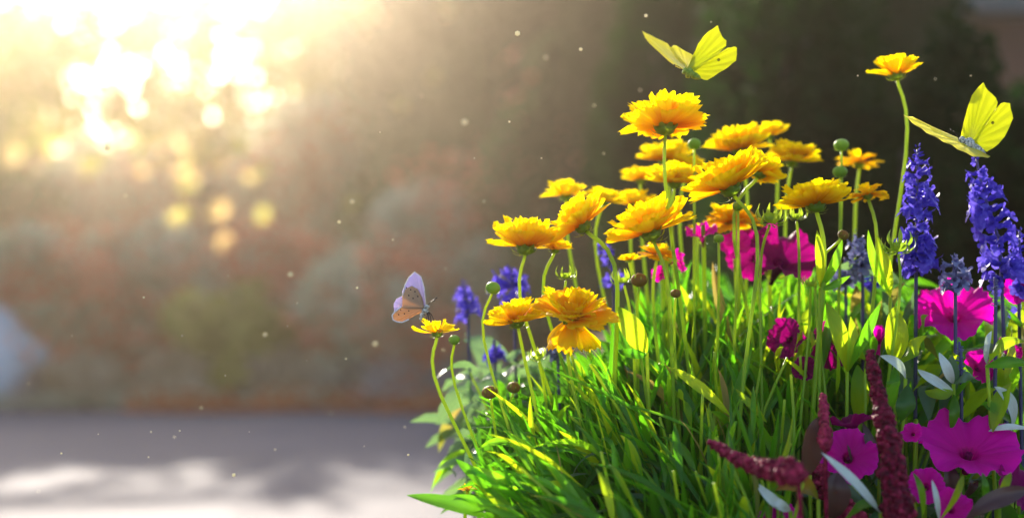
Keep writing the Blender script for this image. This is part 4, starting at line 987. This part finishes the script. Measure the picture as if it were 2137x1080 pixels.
def ell_body(mb, pts, radii, seg=10):
    n = len(pts); v = []; f = []
    for i, p in enumerate(pts):
        d = (pts[min(i + 1, n - 1)] - pts[max(i - 1, 0)]).normalized(); a = d.orthogonal().normalized(); b = d.cross(a)
        for k in range(seg):
            w = 2 * math.pi * k / seg; v.append(p + a * radii[i] * math.cos(w) + b * radii[i] * math.sin(w))
    for i in range(n - 1):
        for k in range(seg): f.append((i * seg + k, i * seg + (k + 1) % seg, (i + 1) * seg + (k + 1) % seg, (i + 1) * seg + k))
    f.append(tuple(range(seg - 1, -1, -1))); f.append(tuple((n - 1) * seg + k for k in range(seg)))
    mb.add(v, f)

def butterfly_body(root, base, p_head, p_tail, Y, r, mat, ant, legs=()):
    a = P(*p_head, Y) - base; b = P(*p_tail, Y + .002) - base
    L_ = [a.lerp(b, t) for t in (0, .04, .12, .17, .3, .42, .5, .7, .88, 1)]
    rr = [r * .25, r * .6, r * .62, r * .45, r * 1.0, r * .9, r * .6, r * .62, r * .4, r * .1]
    mb = MB(); ell_body(mb, L_, rr); mb.build('body', mat, root)
    for tip in ant:
        m = MB(); t = P(*tip, Y - .004) - base; tube(m, [a, a.lerp(t, .5) + Vector((0, 0, .0008)), t], .00022, .0002, 5); ell_body(m, [t, t + (t - a).normalized() * .0012], [.0005, .0003], 6)
        m.build('antenna', M['black'], root)
    for lg in legs:
        m = MB(); t = P(*lg, Y - .002) - base; s = a.lerp(b, .25); tube(m, [s, s.lerp(t, .5) + Vector((.001, 0, 0)), t], .0003, .0002, 5); m.build('leg', M['black'], root)

def wing_spots(root, base, pts, Y, r, mat):
    for (x, y) in pts:
        m = MB(); c = P(x, y, Y) - base; v = [c] + [c + Vector((r * math.cos(k * .7854), 0, r * math.sin(k * .7854))) for k in range(8)]
        v += [p + Vector((0, .0004, 0)) for p in v]
        m.add(v, [(0, 1 + k, 1 + (k + 1) % 8) for k in range(8)] + [(1 + k, 1 + (k + 1) % 8, 10 + (k + 1) % 8, 10 + k) for k in range(8)]); m.build('wing_spot', mat, root)

def brimstone1():
    o, s, Y = (1300, 20), 3.6, .93
    h = (1300 + 478 / s, 20 + 448 / s); base = P(*h, Y)
    root = empty('butterfly', base, 'lemon yellow butterfly flying above the highest centre flower', 'butterfly', 'lemon yellow butterflies in flight')
    m = MB(); wing(m, zc(o, s, [(485, 440), (515, 370), (545, 305), (565, 260), (600, 210), (650, 160), (712, 122), (728, 165), (745, 205), (778, 235), (775, 270), (760, 290), (700, 340), (620, 400), (540, 458)]), h, Y, -.00006, -.00012, base); m.build('forewing', M['wing_yellow'], root)
    m = MB(); wing(m, zc(o, s, [(540, 462), (620, 404), (700, 345), (790, 290), (830, 280), (856, 288), (855, 340), (850, 382), (800, 425), (740, 465), (690, 495), (635, 532), (600, 520), (540, 500)]), h, Y + .001, .00002, -.0002, base); m.build('hindwing', M['wing_yellow'], root)
    m = MB(); wing(m, zc(o, s, [(470, 440), (400, 432), (340, 385), (270, 320), (200, 255), (165, 210), (148, 165), (190, 185), (230, 205), (285, 232), (335, 255), (352, 285), (400, 340), (470, 400)]), h, Y + .002, -.0004, -.0003, base); m.build('forewing', M['wing_pale'], root)
    m = MB(); wing(m, zc(o, s, [(478, 440), (440, 400), (380, 340), (352, 288), (375, 273), (405, 272), (430, 290), (465, 310), (527, 345), (512, 395), (495, 430)]), h, Y + .003, -.0003, -.0003, base); m.build('hindwing', M['wing_pale'], root)
    butterfly_body(root, base, (h[0] - 8, h[1] + 2), (h[0] + 30, h[1] + 20), Y - .003, .0040, M['body_green'], [(h[0] - 24, h[1] - 8), (h[0] - 26, h[1] + 1)], [(h[0] + 2, h[1] + 16), (h[0] + 8, h[1] + 19)])
    wing_spots(root, base, [(1500, 125)], Y - .014, .0011, M['leaf_amber'])
brimstone1()

def brimstone2():
    o, s, Y = (1750, 80), 3.375, .92
    h = (1750 + 925 / s, 80 + 735 / s); base = P(*h, Y)
    root = empty('butterfly', base, 'lemon yellow butterfly hovering over the loose blue spike at the right', 'butterfly', 'lemon yellow butterflies in flight')
    m = MB(); wing(m, zc(o, s, [(860, 700), (868, 650), (882, 590), (898, 530), (915, 470), (940, 400), (975, 355), (1020, 310), (1035, 345), (1065, 380), (1110, 420), (1120, 455), (1112, 490), (1080, 540), (1030, 620), (975, 720)]), h, Y, -.00004, -.0001, base); m.build('forewing', M['wing_yellow'], root)
    m = MB(); wing(m, zc(o, s, [(975, 722), (1030, 622), (1080, 545), (1116, 488), (1140, 462), (1175, 452), (1205, 460), (1215, 500), (1228, 565), (1205, 620), (1172, 690), (1125, 745), (1085, 775), (1045, 797), (1000, 770)]), h, Y + .001, .00003, -.00015, base); m.build('hindwing', M['wing_yellow'], root)
    m = MB(); wing(m, zc(o, s, [(455, 538), (520, 556), (570, 590), (640, 625), (690, 668), (760, 695), (850, 738), (960, 785), (1068, 832), (1045, 842), (950, 828), (880, 800), (820, 765), (760, 735), (700, 705), (620, 660), (560, 622), (500, 575)]), h, Y - .003, .00035, -.0008, base, bulge=.0006); m.build('forewing', M['wing_pale'], root)
    butterfly_body(root, base, (2001, 290), (2057, 322), Y - .006, .0050, M['body_grey'], [(1986, 272), (1992, 276)], [(2004, 312), (2012, 318)])
    wing_spots(root, base, [(2072, 256)], Y - .004, .0011, M['leaf_amber'])
brimstone2()

def lilac():
    o, s, Y = (800, 540), 3.0, .91
    h = (800 + 255 / s, 540 + 300 / s); base = P(*h, Y)
    root = empty('butterfly', base, 'small lilac and tan butterfly alighting on the half opened flower', 'butterfly')
    m = MB(); wing(m, zc(o, s, [(262, 300), (245, 240), (220, 190), (180, 165), (138, 185), (120, 230), (120, 205), (135, 160), (160, 115), (195, 82), (220, 95), (240, 125), (255, 180), (262, 240), (268, 290)]), h, Y + .002, -.0001, -.0002, base, bulge=.0004); m.build('forewing', M['wing_lilac'], root)
    m = MB(); wing(m, zc(o, s, [(255, 305), (180, 302), (116, 296), (118, 240), (138, 190), (180, 168), (215, 188), (240, 235), (252, 285)]), h, Y, -.0001, -.0002, base, bulge=.0005); m.build('forewing_underside', M['wing_tan'], root)
    m = MB(); wing(m, zc(o, s, [(258, 305), (180, 300), (112, 300), (72, 330), (55, 352), (62, 380), (85, 392), (118, 396), (160, 375), (200, 352), (230, 340)]), h, Y - .002, -.0001, .0001, base, bulge=.0008); m.build('hindwing', M['wing_tan'], root)
    m = MB(); wing(m, zc(o, s, [(118, 298), (70, 332), (66, 310), (66, 280), (82, 250), (118, 232)]), (800 + 118 / s, 540 + 285 / s), Y + .003, 0, 0, base, bulge=.0003); m.build('hindwing', M['wing_lilac'], root)
    m = MB(); e = zc(o, s, [(112, 300), (72, 330), (55, 352), (60, 380), (85, 393), (118, 397), (160, 377)])
    tube(m, [P(x, y, Y - .003) - base for x, y in e], .0005, .0005, 5)
    e = zc(o, s, [(122, 230), (135, 165), (160, 115), (195, 82), (235, 110), (256, 180), (266, 285)])
    tube(m, [P(x, y, Y + .001) - base for x, y in e], .0004, .0003, 5); m.build('wing_fringe', M['fringe'], root)
    wing_spots(root, base, [(848, 600), (857, 604), (866, 608), (872, 618), (853, 616), (862, 622), (836, 646), (844, 654), (853, 648), (832, 656)], Y - .0035, .0005, M['black'])
    butterfly_body(root, base, (893, 636), (876, 668), Y - .001, .0028, M['body_grey'], [(910, 622), (905, 627)], [(900, 670), (906, 668), (894, 672), (889, 671)])
lilac()

# ================================================================== pollen in the air
def motes():
    rnd = random.Random(5); mb = MB(); v = []; f = []
    g = 1.618; vs_ = [(-1, g, 0), (1, g, 0), (-1, -g, 0), (1, -g, 0), (0, -1, g), (0, 1, g), (0, -1, -g), (0, 1, -g), (g, 0, -1), (g, 0, 1), (-g, 0, -1), (-g, 0, 1)]
    fs = [(0, 11, 5), (0, 5, 1), (0, 1, 7), (0, 7, 10), (0, 10, 11), (1, 5, 9), (5, 11, 4), (11, 10, 2), (10, 7, 6), (7, 1, 8), (3, 9, 4), (3, 4, 2), (3, 2, 6), (3, 6, 8), (3, 8, 9), (4, 9, 5), (2, 4, 11), (6, 2, 10), (8, 6, 7), (9, 8, 1)]
    mb.add([Vector(x).normalized() for x in vs_], fs); me = mb.mesh('pollen_mote', M['mote'])
    L_ = [(223, 307, 20), (606, 572, 14), (553, 698, 12), (488, 990, 17), (783, 717, 18), (660, 730, 7), (574, 937, 9), (364, 911, 8), (310, 953, 9), (128, 945, 7), (80, 1024, 7), (567, 820, 6), (590, 430, 8), (708, 463, 12),
          (793, 276, 9), (1139, 120, 12), (1212, 103, 12), (845, 890, 7), (1063, 254, 8), (735, 420, 14), (656, 436, 7), (620, 632, 9), (476, 575, 7), (470, 783, 6), (722, 748, 7), (1484, 46, 7), (1336, 188, 9), (1348, 33, 16),
          (858, 360, 7), (132, 407, 8), (262, 408, 10), (375, 898, 6), (315, 900, 7), (640, 752, 6), (852, 948, 8), (1080, 70, 20), (970, 255, 18), (2026, 158, 8), (1952, 165, 6), (1790, 158, 6), (925, 730, 8), (745, 600, 8), (1130, 330, 9), (1010, 420, 7),
          (820, 500, 7), (930, 560, 8), (600, 680, 6), (205, 905, 6), (420, 850, 7), (520, 900, 6), (690, 860, 7), (760, 930, 6), (60, 800, 6), (150, 700, 6), (300, 620, 7), (380, 700, 6), (880, 200, 8), (1240, 220, 7), (1260, 320, 6), (990, 330, 7)]
    for (px, py, w) in L_:
        Y = rnd.uniform(.85, 1.25); r = w * .5 / F * Y * rnd.uniform(.32, .7)
        o = link(me, 'pollen_mote'); o.location = P(px, py, Y); o.scale = (r, r, r)
        tag(o, 'tiny pale speck of pollen drifting in the hazy air', 'pollen', 'specks of pollen drifting in the air')
motes()

# ================================================================== haze
def haze():
    mb = MB(); x0, x1, y0, y1, z0, z1 = -14, 14, -4, 20, -1.0, 12
    v = [(x, y, z) for x in (x0, x1) for y in (y0, y1) for z in (z0, z1)]
    mb.add(v, [(0, 1, 3, 2), (4, 6, 7, 5), (0, 4, 5, 1), (2, 3, 7, 6), (0, 2, 6, 4), (1, 5, 7, 3)])
    m, N, L = new_mat('haze_air'); out = N.new('ShaderNodeOutputMaterial'); pv = N.new('ShaderNodeVolumePrincipled')
    pv.inputs['Color'].default_value = (1.0, .83, .63, 1); pv.inputs['Density'].default_value = HAZE_DENSITY; pv.inputs['Anisotropy'].default_value = HAZE_G
    L.new(pv.outputs[0], out.inputs['Volume'])
    o = mb.build('haze', m, None, False); tag(o, 'warm sunlit haze in the air', 'haze', kind='stuff')
haze()
